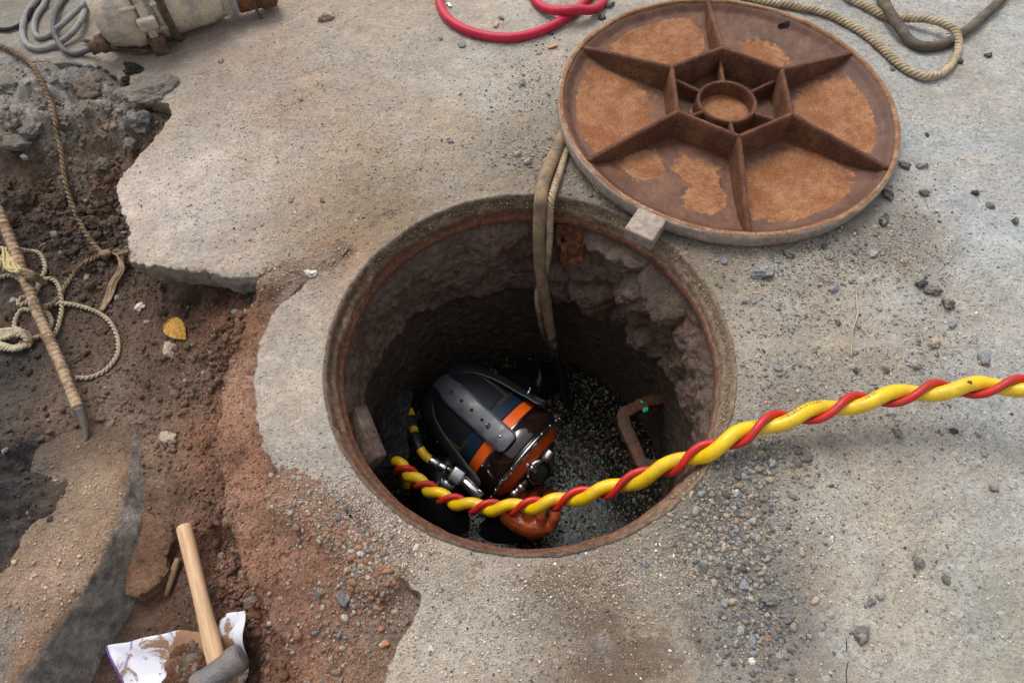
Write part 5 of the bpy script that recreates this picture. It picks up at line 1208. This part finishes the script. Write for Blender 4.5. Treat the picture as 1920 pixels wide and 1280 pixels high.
for k_, (px, py, sz, c_) in enumerate([(30, 385, .026, 0), (62, 412, .02, 1), (20, 420, .024, 0), (105, 380, .03, 1), (150, 400, .022, 0), (85, 352, .024, 1), (180, 420, .026, 0), (130, 430, .02, 1), (205, 400, .02, 0), (60, 370, .02, 0), (210, 370, .018, 1), (12, 350, .02, 1)]):
    lump(px, py, (sz, sz*.8, sz*.7), 330+k_, ((92, 72, 58), (112, 92, 74))[c_], 'one of many dark soil clods heaped on the trench bank', 0, rough=.35, name='soil_clod', cat='soil clod', grp='soil clods on the trench bank')

# ------------------------------------------------------------------ hammer on a plastic sack
def sack_z(x_, y_): return soil_z(x_, y_)
so1 = [(200, 1210), (240, 1204), (272, 1196), (310, 1188), (345, 1182), (380, 1186), (402, 1188), (424, 1176), (428, 1166), (446, 1164), (446, 1158), (484, 1155), (486, 1200), (484, 1238), (472, 1266), (450, 1300), (240, 1300), (222, 1256)]
P_ = np.array([at(a_, b_, -.165)[:2] for a_, b_ in so1]); res = .003
sdf = lambda a_, b_: sd_poly(a_, b_, P_)
x_, y_, q4_, q3_ = grid_region(np.arange(P_[:, 0].min()-.01, P_[:, 0].max()+.01, res), np.arange(P_[:, 1].min()-.01, P_[:, 1].max()+.01, res), sdf, res)
SC_ = at(400, 1230, -.165)
base = idw(x_, y_, HP, HZ, 4.5, .03)
fold = .005*np.abs(np.sin((x_*1.0+y_*.25)*58+1.2*fbm(x_, y_, 0, 8, 2, 231)))**1.5*sstep(SC_[0]+.0, SC_[0]-.12, x_)
curl = .006*sstep(SC_[0]+.018, SC_[0]+.085, x_)+.008*sstep(-.03, 0, sdf(x_, y_))
z_ = np.maximum(base, -.19)+.014+fold+curl+.003*fbm(x_, y_, 0, 16, 3, 232)
zl = -.172+.012*0
z_ = np.maximum(z_, soil_z(x_, y_)+.005+.3*fold)
V_ = np.stack([x_, y_, z_], 1); nv = len(V_)
V2 = V_-np.array([0, 0, .0015])
F_ = [list(q) for q in q4_]+[list(q) for q in q3_]; be = boundary(q4_, q3_, nv)
F_ += [[a_+nv for a_ in f_[::-1]] for f_ in F_]+[[int(b_), int(a_), int(a_)+nv, int(b_)+nv] for a_, b_ in be]
t = NT('white_woven_plastic'); d_ = t.noise(26, 8, .75, dist=.6); dm = t.attr('dirt', 'Fac')
mk = t.ramp(t.math('ADD', d_, t.math('MULTIPLY', dm, .45)), .57, .64)
pu = t.attr('purple', 'Fac')
cw = t.mix(pu, alb((214, 214, 224), 1.0), alb((88, 50, 130)))
M['sack'] = t.fin(t.mix(mk, cw, t.mix(t.noise(200, 4, .7), alb((168, 134, 108)), alb((130, 94, 70)))), t.ramp(mk, 0, 1, .45, .95), 0, t.bump(t.math('ADD', t.math('MULTIPLY', mk, .6), t.noise(60, 5, .7)), .5, .002), .35)
dirtm = np.exp(-(((x_-at(375, 1240, -.165)[0])/.05)**2+((y_-at(375, 1240, -.165)[1])/.05)**2))*1.2+.25*sstep(SC_[0]+.02, SC_[0]+.05, x_)*fbm(x_, y_, 0, 20, 3, 233)
lft = sd_poly(x_, y_, np.array([at(a_, b_, -.165)[:2] for a_, b_ in ((200, 1210), (222, 1256), (240, 1300), (232, 1300), (214, 1256), (190, 1210))]))
line2 = np.minimum(np.abs(x_-at(248, 1204, -.165)[0]-.05*(y_-at(248, 1204, -.165)[1])), np.abs(x_-at(284, 1194, -.165)[0]))
pur = (line2 < .0013)*.8
sk = solo('plastic_sack', (np.vstack([V_, V2]), F_), M['sack'], 'torn white plastic sack with purple edges under the hammer', 'sack', attrs={'dirt': np.tile(dirtm, 2), 'purple': np.tile(pur, 2)})
lz_ = lambda px_, py_: at(px_, py_, float(np.interp(0, [0], [-.158])))
ed_ = sorted([(x_[i_], y_[i_], z_[i_]) for i_ in np.unique(be) if lft[i_] < .004], key=lambda q_: -q_[1])
if len(ed_) > 6: part('purple_hem', tube(np.array(ed_)[::4]+np.array([0, 0, .001]), .0014, 8), simple('purple_print', alb((92, 56, 140)), .5), sk)
# soil heap on the sack: clods
rf = np.random.default_rng(21); n = 420
px = 372+rf.normal(0, 24, n); py = 1246+rf.normal(0, 22, n)
S = np.clip(rf.lognormal(math.log(.0034), .5, n), .0015, .009); z0 = -.158+.018*np.exp(-(((px-372)/34)**2+((py-1250)/30)**2))
P3 = atv(px, py, -.16); P3[:, 2] = z0
hp_ = scatter_mesh('spilled_soil', P3, S, pick([(128, 88, 66), (110, 76, 56), (144, 112, 90), (150, 134, 122), (104, 102, 104)], n, rf), M['clod'], 2, 8); tag(hp_, kind='stuff')
V_, F_ = rock(at(370, 1252, -.168), (.046, .044, .020), 240, 5, 0, rough=.25, cuts=3, sharp=1.05)
solo('soil_heap', (V_, F_), M['clod'], 'small heap of brown soil lying on the white sack', 'soil heap', col=np.tile(alb((122, 86, 64)), (len(V_), 1)))
HZm = -.115
h0 = at(344, 984, -.118); h1 = at(408, 1250, -.118)
hammer = base_empty('hammer', 'club hammer with a pale wooden handle and dark steel head on the white sack', 'hammer', (h1[0], h1[1], -.15))
t = NT('pale_wood'); mp = t.n('ShaderNodeMapping'); t.set(mp, 'Vector', t.tc); hang_ = math.atan2(h1[1]-h0[1], h1[0]-h0[0]); mp.vector_type = 'TEXTURE'; mp.inputs['Rotation'].default_value = (0, 0, hang_); mp.inputs['Scale'].default_value = (12, 1, 1)
gr = t.noise(300, 5, .65, mp.outputs[0]); g2 = t.noise(60, 4, .6, mp.outputs[0])
M['wood'] = t.fin(t.scalec(t.mix(t.ramp(g2, .35, .65), alb((206, 170, 132)), alb((184, 146, 110))), t.ramp(gr, .3, .7, .85, 1.12)), .55, 0, t.bump(gr, .25, .0008), .35)
HA_ = (h1-h0)/np.linalg.norm(h1-h0); HL = np.linalg.norm(h1-h0)
part('handle', lathe([(0, .006), (.001, .0105), (.004, .0122), (.02*1, .0125), (.25*HL, .0122), (.5*HL, .0118), (.75*HL, .0128), (.88*HL, .0138), (.95*HL, .0135), (1.02*HL, .013)], h0, HA_, (0, 0, 1), 40, 1.0, .86), M['wood'], hammer)
hd0 = at(366, 1294, -.112); hd1 = at(456, 1226, -.105); hx = hd1-hd0; hl = np.linalg.norm(hx)
t = NT('worn_hammer_steel'); a = t.noise(24, 7, .72)
M['hsteel'] = t.fin(t.mix(t.ramp(a, .45, .6), alb((116, 112, 112)), alb((150, 128, 106))), t.ramp(a, .4, .6, .4, .8), .15, t.bump(t.math('ADD', t.noise(120, 5, .7), t.math('MULTIPLY', t.noise(35, 3, .6), 1.5)), .8, .004), .4)
part('head', lathe([(0, .014), (.001, .0185), (.005, .0215), (.016, .0222), (.022, .0205), (hl*.38, .0200), (hl*.62, .0200), (hl-.022, .0205), (hl-.016, .0222), (hl-.005, .0215), (hl-.001, .0185), (hl, .014)], hd0, hx, (0, .38, .92), 8), M['hsteel'], hammer, smooth=False)
# wood stick
solo('wood_stick', tube([on(334, 1046, .012), on(326, 1070, .010), on(318, 1096, .008), on(312, 1116, .006)], [.0050, .0065, .0055, .0035], 8), simple('grey_wood', alb((142, 116, 92)), .9, var=.3, sc=90, bump=.8, spec=.1), 'short grey-brown wooden stick left of the hammer handle', 'stick')
# leaf
lc = on(329, 617, .014); nl = 30; V_ = []; Cf = []
la = math.radians(-42); lx = np.array([math.cos(la), math.sin(la), -.25]); ly = np.array([-math.sin(la), math.cos(la), .15])
for i_ in range(nl+1):
    f_ = i_/nl; wd = .019*math.sin(PI*f_**.8)**.8+.0004
    for j_ in range(-10, 11):
        g_ = j_/10; p_ = lc+lx*(f_-.5)*.054+ly*wd*g_; p_[2] += .004*g_*g_-.008*(f_-.5)**2*8*.4+.0008*math.cos(g_*9+f_*18)
        V_.append(p_); vein = abs(g_) < .07 or abs(((f_*6.5-abs(g_)*1.3) % 1)-.5) < .07
        Cf.append(alb((196, 156, 80)) if vein else alb((186, 138, 44))*(1-.45*(((f_*6.5-abs(g_)*1.3) % 1) < .2)))
F_ = [[i_*21+j_, i_*21+j_+1, (i_+1)*21+j_+1, (i_+1)*21+j_] for i_ in range(nl) for j_ in range(20)]
leaf = base_empty('leaf', 'single fallen yellow leaf with pale veins in the trench', 'leaf', lc)
part('blade', (V_, F_), vcol_mat('yellow_leaf', .6, .2, 200, .3, .3), leaf, col=np.array(Cf))
part('stalk', tube([lc-lx*.027, lc-lx*.035+np.array([0, 0, .001])], .0008, 6, .002), simple('stalk', alb((150, 110, 60)), .8), leaf)

# ------------------------------------------------------------------ stones one can point at
stones = [  # px, py, radius px, colour, label
 (1428, 514, 20, 'b', 'largest blue-grey flat stone between the cover and the manhole'), (1480, 479, 12, 'd', 'dark angular stone just under the near rim of the cover'),
 (1358, 492, 8, 'b', 'blue-grey pebble beside the upper right edge of the manhole frame'), (1603, 474, 7, 'd', 'small dark pebble near the cover rim, left of a rounder grey stone'), (1637, 477, 10, 'g', 'round grey stone below the right part of the cover rim'),
 (1552, 484, 7, 'g', 'pale grey pebble below the cover rim, right of the dark angular stone'), (1545, 465, 7, 'k', 'tiny dark stone touching the pale pebble under the cover rim'), (1562, 542, 11, 'b', 'flat slate-coloured stone near the thin brown twig'), (1728, 534, 12, 'k', 'left stone of the touching black pair right of the cover'),
 (1748, 546, 14, 'd', 'right and rounder stone of the touching black pair'), (1775, 572, 12, 'k', 'black double lump just below the touching black pair'), (1785, 609, 10, 'b', 'bluish stone below the black double lump'), (1750, 645, 13, 't', 'tan broken stone at the top of the straw blade on the right'),
 (1712, 684, 12, 'g', 'flat grey stone left of the tan broken stone'), (1658, 692, 9, 'd', 'speckled dark stone above the twisted hose, right of two dots'), (1604, 695, 7, 'k', 'lower of two small dark pebbles by the grass blade tip'), (1604, 662, 6, 'd', 'upper of two small dark pebbles by the grass blade tip'),
 (1456, 690, 9, 'b', 'blue-grey pebble right of the manhole frame above the hose'), (1570, 605, 7, 'd', 'small crumbly dark stone left of the grass blade'), (1843, 672, 14, 'b', 'bluish chip embedded in the pavement at the right above the hose'), (1695, 489, 8, 't', 'small tan stone right of the round grey stone under the rim'),
 (1787, 808, 8, 'k', 'black pebble below the hose near the right'), (1672, 775, 8, 'g', 'grey pebble close under the hose'), (1680, 812, 10, 'd', 'dull grey stone a little below the hose'), (1835, 812, 7, 'g', 'small grey pebble below the hose near the right picture edge'),
 (1853, 106, 8, 'k', 'dark pebble on the clean pavement at the far upper right'), (1798, 117, 7, 'k', 'dark pebble touching the bend of the tan rope'), (1673, 131, 6, 'd', 'small dark pebble inside the bend of the rope beside the cover'), (1738, 254, 5, 'k', 'tiny black pebble right of the cover'),
 (1728, 310, 11, 'g', 'flat pale grey chip right of the cover'), (1695, 313, 11, 'd', 'dark stone touching the right edge of the cover'), (1665, 367, 13, 'k', 'black asphalt lump at the lower right rim of the cover'), (1657, 414, 12, 'k', 'glossy black asphalt bit below the other asphalt lump'),
 (1732, 363, 11, 'd', 'dark crumbly stone right of the black asphalt lump'), (1828, 364, 7, 'k', 'small black pebble at the right, upper of three'), (1855, 387, 9, 'd', 'middle dark pebble of three at the right'), (1902, 415, 8, 'k', 'dark pebble at the right picture edge, lowest of three'),
 (1614, 1189, 17, 'd', 'large dark oval stone at the end of the crack at the lower right'), (1512, 860, 11, 'd', 'bigger of two touching dark stones right of the manhole below the hose'), (1495, 868, 9, 'd', 'smaller of two touching dark stones below the hose'), (1447, 867, 9, 'g', 'grey stone left of the two touching dark stones'),
 (1414, 1006, 9, 'b', 'light blue-grey stone among the gravel right of the manhole'), (1435, 1047, 10, 'g', 'rounded grey stone in the gravel, below the light blue-grey one'), (1318, 1064, 9, 'd', 'dark stone at the left fringe of the gravel'), (1394, 1099, 10, 'b', 'oval blue-grey stone in the middle of the gravel'),
 (1360, 1131, 9, 'b', 'blue-grey stone in the left lower gravel'), (1442, 1125, 15, 'd', 'big dark grey stone in the gravel'), (1474, 1158, 12, 'd', 'jagged dark stone right below the big gravel stone'), (1410, 1201, 11, 'b', 'smooth slate stone low in the gravel'),
 (1388, 1181, 9, 'g', 'grey stone just above the smooth slate stone'), (1409, 1240, 8, 'w', 'whitish stone near the bottom of the gravel'), (1438, 1196, 6, 'r', 'small brick-red pebble in the lower gravel'), (1546, 1016, 7, 'g', 'lone grey pebble right of the gravel'),
 (1772, 1085, 9, 'd', 'dark pebble in the open at the lower right'), (1632, 1128, 9, 'd', 'darker stone of a pair above the large oval stone'), (1649, 1118, 9, 'g', 'lighter stone of a pair above the large oval stone'), (1720, 1052, 11, 'd', 'crumbling dark lump on bare pavement at the lower right'),
 (1506, 1195, 8, 'd', 'dark pebble right of the lower gravel'), (1484, 1258, 7, 'd', 'dark pebble at the bottom edge right of the gravel'), (1844, 850, 8, 'g', 'grey-blue pebble near the right edge below the hose'), (1862, 917, 8, 'd', 'dull dark pebble near the right edge'), (1380, 924, 7, 'w', 'whitish pebble in the gravel next to the manhole'),
 (611, 36, 15, 't', 'tan lump alone on the sandy pavement at the top'), (545, 378, 6, 'd', 'dark pebble on the sandy plate above the slab corner'), (604, 378, 5, 'd', 'small dark pebble right of another on the sandy plate'), (563, 186, 7, 't', 'thin tan stone flake on the upper sandy plate'), (415, 115, 6, 't', 'tiny tan stone below the pump'),
 (583, 513, 12, 'w', 'white plaster chip on the soil between slab and frame'), (317, 824, 16, 't', 'smooth pale oval stone standing in the trench'), (321, 656, 16, 't', 'dusty pale clod just below the yellow leaf'), (262, 575, 11, 'w', 'pale angular stone left of the leaf'), (206, 911, 8, 't', 'beige pebble on the curved concrete piece'),
 (645, 1124, 17, 'd', 'dull grey stone half buried in the red gravelly soil'), (600, 1111, 10, 'd', 'dark shard of stone in the red soil'), (780, 1025, 7, 'w', 'white chip on the pavement below the manhole'), (721, 1206, 8, 'o', 'orange brick pebble at the bottom near the pavement edge'), (808, 1216, 6, 'w', 'small white cube-like chip on the pavement at the bottom'),
 (980, 157, 8, 'b', 'blue-grey pebble left of the cover'), (990, 304, 9, 'g', 'pale stone left of the muddy hose'), (970, 291, 8, 't', 'tan stone touching the pale stone left of the hose'), (845, 267, 6, 'b', 'bluish pebble alone above the manhole'), (866, 86, 9, 'g', 'flat grey flake below the red hose'), (826, 75, 6, 'g', 'small pale flake left below the red hose'),
 (1143, 13, 9, 'd', 'dark stone between the red hose and the cover'), (1128, 35, 8, 'k', 'black stone below the dark one beside the cover edge'), (940, 35, 6, 'b', 'slate pebble inside the red hose loop'), (1034, 64, 6, 'k', 'dark pebble just outside the red hose'), (10, 845, 6, 'g', 'small grey pebble on the dark mud at the left edge'),
 (290, 470, 0, 'g', ''), (1175, 365, 12, 'g', 'grey chunk of crumbled concrete under the left rim of the cover'), (1120, 352, 9, 't', 'tan crumb of concrete beside the pale rope'), (1140, 335, 9, 'g', 'grey crumb of concrete under the edge of the cover'), (585, 280+0, 0, 'g', '')]
SCOL = {'b': (126, 129, 134), 'd': (108, 105, 102), 'k': (72, 70, 70), 'g': (150, 146, 140), 't': (168, 152, 132), 'w': (212, 204, 192), 'r': (176, 100, 78), 'o': (186, 116, 78)}
for k_, (px, py, rp__, c_, lab) in enumerate(stones):
    if not rp__: continue
    p_ = on(px, py, 0); d_ = float(np.dot(p_-CAM, _fw)); s_ = rp__*d_/F_PX
    rot_ = (k_*2.39) % 6.28; fl = {'w': .45, 'b': .6}.get(c_, .68)
    V_, F_ = rock(p_+np.array([0, 0, s_*fl*.45]), (s_*1.12, s_*.84, s_*fl), 500+k_, 4, rot_, rough=.34, cuts=12, sharp=.74)
    cc_ = alb(SCOL[c_])*(1+.15*fbm(V_[:, 0], V_[:, 1], V_[:, 2], 80, 3, 500+k_))[:, None]; du_ = sstep(-.1, .5, fbm(V_[:, 0], V_[:, 1], V_[:, 2], 130, 3, 900+k_))[:, None]*.45; cc_ = cc_*(1-du_)+alb((168, 156, 140))*du_
    solo('stone', (V_, F_), M['pebble'], lab, 'stone', 'stones lying around the manhole', col=cc_)
# chips, twig, straw
wchip = simple('raw_wood', alb((196, 158, 118)), .8, var=.2, sc=120, bump=.5, spec=.2)
def chip(px, py, a_, L_, W__, lab, mat=wchip, name='wood_chip', cat='wood chip'):
    p_ = on(px, py, .004); ca, sa = math.cos(a_), math.sin(a_)
    return solo(name, box(p_, np.array([ca, sa, .05])*L_/2, np.array([-sa, ca, 0])*W__/2, np.array([0, 0, .0018]), .2), mat, lab, cat)
chip(930, 46, 1.25, .018, .008, 'wood chip lying inside the red hose loop'); chip(1036, 87, .4, .024, .007, 'wood chip lying left of the cover edge')
chip(842, 9, -1.1, .018, .007, 'shiny foil scrap inside the red hose bend', simple('foil', (.6, .6, .66), .25, .9), 'foil_scrap', 'foil scrap')
straw = simple('dry_straw', alb((176, 158, 132)), .8, var=.15)
solo('straw_blade', tube(onp([(1605, 545, .004), (1607, 570, .005), (1608, 590, .004), (1600, 615, .004), (1597, 640, .003), (1596, 668, .001)], .002), [.0007, .0022, .0016, .0012, .0012, .001], 6), straw, 'thin dry grass blade lying upright across the pale track', 'straw')
solo('straw_blade', tube(onp([(1760, 655, .004), (1764, 672, .004), (1771, 692, .002)], .002), .0009, 6), straw, 'short straw sticking out beside the tan broken stone', 'straw')
solo('twig', tube(onp([(1533, 518, .002), (1545, 526, .003), (1556, 530, .002), (1564, 528, .001)], .002), .0011, 6), simple('twig_brown', alb((120, 92, 66)), .9), 'thin curved brown twig near the flat slate-coloured stone', 'twig')

# ------------------------------------------------------------------ gravel and crumbs
def inside_cover(x_, y_): return np.hypot(x_-.4295, y_-.547) < .335
def field(n, L, rng, smin, smed, smax, sig=.45):
    wts = np.array([l_[5] for l_ in L], float); wts /= wts.sum(); idx = rng.choice(len(L), n, p=wts); A_ = np.array([l_[:5] for l_ in L])[idx]
    u_, v_ = rng.normal(0, 1, n)*A_[:, 2], rng.normal(0, 1, n)*A_[:, 3]; ca, sa = np.cos(A_[:, 4]), np.sin(A_[:, 4])
    px_, py_ = A_[:, 0]+u_*ca-v_*sa, A_[:, 1]+u_*sa+v_*ca
    P_ = atv(px_, py_, 0.0); x_, y_ = P_[:, 0], P_[:, 1]
    ok = (np.hypot(x_, y_) > .352) & ~inside_cover(x_, y_) & (x_ > -1.5) & (x_ < 1.4) & (y_ > -.66) & (y_ < 1.1); x_, y_ = x_[ok], y_[ok]
    S_ = np.clip(rng.lognormal(math.log(smed), sig, len(x_)), smin, smax)
    tr_ = at(1400, 645, 0), at(1690, 640, 0); ntr = ~((np.abs(y_-np.interp(x_, [tr_[0][0], tr_[1][0]], [tr_[0][1], tr_[1][1]])) < .011+.004*np.sin(x_*60)) & (x_ > tr_[0][0]) & (x_ < tr_[1][0]) & (rng.uniform(0, 1, len(x_)) < .9))
    x_, y_, S_ = x_[ntr], y_[ntr], S_[ntr]
    return np.stack([x_, y_, surf(x_, y_)+S_*.25], 1), S_
U = lambda w__: [(960, 640, 900, 620, 0, w__)]
rng = np.random.default_rng(77)
greys = [(126, 123, 119), (108, 108, 109), (146, 140, 132), (90, 89, 90), (130, 131, 134), (160, 152, 142), (112, 104, 94)]
tans = [(168, 152, 132), (150, 134, 116), (182, 168, 150), (134, 118, 100), (150, 146, 140)]
G1 = [(1400, 1060, 50, 95, -.15, 5), (1380, 900, 60, 45, -.4, 3), (1430, 860, 60, 22, 0, 1.5), (1330, 990, 60, 40, -.5, 2), (1420, 1210, 50, 40, 0, 1.6), (1360, 960, 35, 60, 0, 1.6)]
P_, S_ = field(3800, G1, rng, .0008, .0017, .0075, .55); g_ = scatter_mesh('gravel', P_, S_, pick(greys+tans[:2], len(P_), rng, .95), M['pebble'], 2, 31); tag(g_, kind='stuff')
G2 = [(1500, 470, 120, 30, 0, 3), (1600, 470, 80, 25, 0, 2), (1500, 600, 110, 60, 0, 3), (1450, 520, 60, 70, .3, 1.5), (1180, 350, 60, 25, .7, 2.6), (1150, 330, 40, 40, .6, 2), (1010, 300, 60, 25, 0, 2), (1000, 170, 60, 60, 0, 2), (1700, 440, 40, 50, 0, 1), (1560, 700, 130, 45, 0, 2), (1450, 740, 60, 60, 0, 1), (1750, 600, 50, 80, .3, 1), (1690, 780, 120, 60, 0, 1), (1500, 950, 120, 80, 0, 1.2), (900, 280, 120, 60, 0, 1)]
P_, S_ = field(15000, G2, rng, .0006, .0012, .0055, .55); g_ = scatter_mesh('loose_grit', P_, S_, pick(greys+tans, len(P_), rng), M['pebble'], 1, 32); tag(g_, kind='stuff')
G3 = [(960, 640, 620, 420, 0, 5), (600, 250, 260, 170, 0, 3), (1700, 900, 220, 300, 0, 1.6), (900, 1180, 250, 100, 0, 1.3), (700, 1000, 70, 40, .6, 1.5), (1250, 1060, 160, 40, -.2, 1.5), (1750, 300, 150, 250, 0, .5)]
P_, S_ = field(95000, G3, rng, .0005, .00105, .0034, .45); on_p = pave_sd(P_[:, 0], P_[:, 1]) < 0; P_, S_ = P_[on_p], S_[on_p]
cl_ = pave_col(P_[:, 0], P_[:, 1])*rng.uniform(.55, 1.45, (len(P_), 1)); dk = rng.uniform(0, 1, len(P_)) < .07; cl_[dk] = pick(greys[:4], dk.sum(), rng, .75); wk = rng.uniform(0, 1, len(P_)) < .05; cl_[wk] = pick([(222, 214, 204), (204, 194, 182), (196, 150, 128)], wk.sum(), rng, 1.05)
g_ = scatter_mesh('fine_grit', P_, S_, cl_, M['pebble'], 1, 33, .6, 6); tag(g_, kind='stuff')
G4 = [(692, 1088, 28, 30, .4, 5), (675, 1020, 45, 22, .6, 4), (600, 1080, 70, 70, 0, 2), (640, 1200, 60, 60, 0, 2), (740, 1110, 30, 30, 0, 1.2), (520, 1000, 60, 80, 0, 1), (580, 1220, 60, 60, 0, 1)]
P_, S_ = field(6500, G4, rng, .0006, .0012, .008, .62); on_s = pave_sd(P_[:, 0], P_[:, 1]) > -.01; P_, S_ = P_[on_s], S_[on_s]
g_ = scatter_mesh('rubble', P_, S_, pick([(160, 142, 126), (140, 118, 100), (150, 112, 90), (170, 160, 150), (120, 116, 112), (150, 112, 88), (132, 104, 84), (142, 104, 80), (142, 104, 84), (130, 104, 86)], len(P_), rng, .95), M['pebble'], 2, 34); tag(g_, kind='stuff')
G5 = [(200, 600, 160, 160, 0, 2), (350, 950, 90, 200, 0, 2), (100, 700, 120, 140, 0, 1.2), (120, 400, 120, 60, 0, 3), (400, 620, 60, 60, 0, 1.4), (470, 900, 60, 180, 0, 1.4), (140, 320, 90, 50, 0, 2), (150, 180, 100, 50, 0, 1), (400, 1080, 50, 100, 0, 2), (100, 1000, 120, 160, 0, .0)]
P_, S_ = field(16000, G5, rng, .0007, .0018, .010, .6); on_s = pave_sd(P_[:, 0], P_[:, 1]) > 0; P_, S_ = P_[on_s], S_[on_s]
rm_ = roughmap(P_[:, 0], P_[:, 1]); S_ = S_*(.6+.9*rm_)*np.where(sd_poly(P_[:, 0], P_[:, 1], SHELF) < .004, .5, 1)
cl_ = soil_col(P_[:, 0], P_[:, 1])*rng.uniform(.7, 1.25, (len(P_), 1)); dk = rng.uniform(0, 1, len(P_)) < .08; cl_[dk] = pick([(168, 160, 150), (150, 140, 128), (90, 88, 86)], dk.sum(), rng)
g_ = scatter_mesh('soil_crumbs', P_, S_, cl_, M['clod'], 2, 35, .85); tag(g_, kind='stuff')
# grit resting on the curved piece
n = 2600; a_ = rng.uniform(-.9, 2.6, n); r_ = rng.normal(.3425, .0035, n); S_ = np.clip(rng.lognormal(math.log(.0009), .45, n), .0005, .0035)
z_ = np.interp(-r_, [-.3475, -.3435, -.337, -.3345], [.004, -.010, -.019, -.028]); okr = (r_ > .335) & (r_ < .349)
g_ = scatter_mesh('frame_grit', np.stack([r_*np.cos(a_), r_*np.sin(a_), z_+S_*.4], 1)[okr], S_[okr], pick([(160, 142, 118), (132, 112, 92), (176, 160, 140), (110, 98, 84)], okr.sum(), rng), M['pebble'], 1, 41); tag(g_, kind='stuff')
n = 6000; k_ = (rng.uniform(0, 1, n) < .25).astype(int); L_ = [SMEAR[0], SMEAR[1]]; t_ = rng.uniform(0, 1, n); pts_ = np.zeros((n, 2))
for q_ in (0, 1):
    m_ = k_ == q_; s_ = L_[q_]; f_ = t_[m_]*(len(s_)-1); i_ = np.minimum(f_.astype(int), len(s_)-2); pts_[m_] = s_[i_]*(1-(f_-i_))[:, None]+s_[i_+1]*(f_-i_)[:, None]
pts_ += rng.normal(0, .024, (n, 2)); S_ = np.clip(rng.lognormal(math.log(.0009), .55, n), .0004, .006); ok_ = np.hypot(pts_[:, 0], pts_[:, 1]) > .356; pts_, S_ = pts_[ok_], S_[ok_]
zz_ = np.maximum(soil_z(pts_[:, 0], pts_[:, 1]), surf(pts_[:, 0], pts_[:, 1]))
g_ = scatter_mesh('smeared_crumbs', np.concatenate([pts_, (zz_+S_*.3)[:, None]], 1), S_, pick([(166, 146, 128), (152, 130, 112), (176, 162, 148), (146, 120, 100), (160, 148, 136)], len(S_), rng), M['pebble'], 1, 42); tag(g_, kind='stuff')
ck_ = onp([(1589, 1196, .0006), (1588, 1215, .0006), (1590, 1240, .0006), (1587, 1262, .0006), (1589, 1300, .0006)], 0)
V_, F_ = tube(ck_, [.0003, .0007, .0005, .0007, .0005], 6, .004, .0012, 5); c0 = V_.mean(0)
ck = mesh('pavement_crack', V_-c0, F_, simple('crack_dark', alb((70, 60, 52)), .95, spec=.05)); ck.location = c0; tag(ck, kind='structure')
n = 5200; px_ = rng.uniform(-40, 245, n); py_ = rng.uniform(770, 1300, n); P_ = atv(px_, py_, -.09); inn_ = sd_poly(P_[:, 0], P_[:, 1], np.array([at(*q_)[:2] for q_ in co2]))
P_ = P_[inn_ < -.004]; S_ = np.clip(rng.lognormal(math.log(.0010), .55, len(P_)), .0005, .006); P_[:, 2] = -.085+ring_zf(P_[:, 0], P_[:, 1])+.003*fbm(P_[:, 0], P_[:, 1], 0, 10, 5, 211)+S_*.3
cl_ = curvcol(P_[:, 0], P_[:, 1])*rng.uniform(.6, 1.35, (len(P_), 1))
g_ = scatter_mesh('sandy_crumbs', P_, S_, cl_, M['pebble'], 1, 43); tag(g_, kind='stuff')
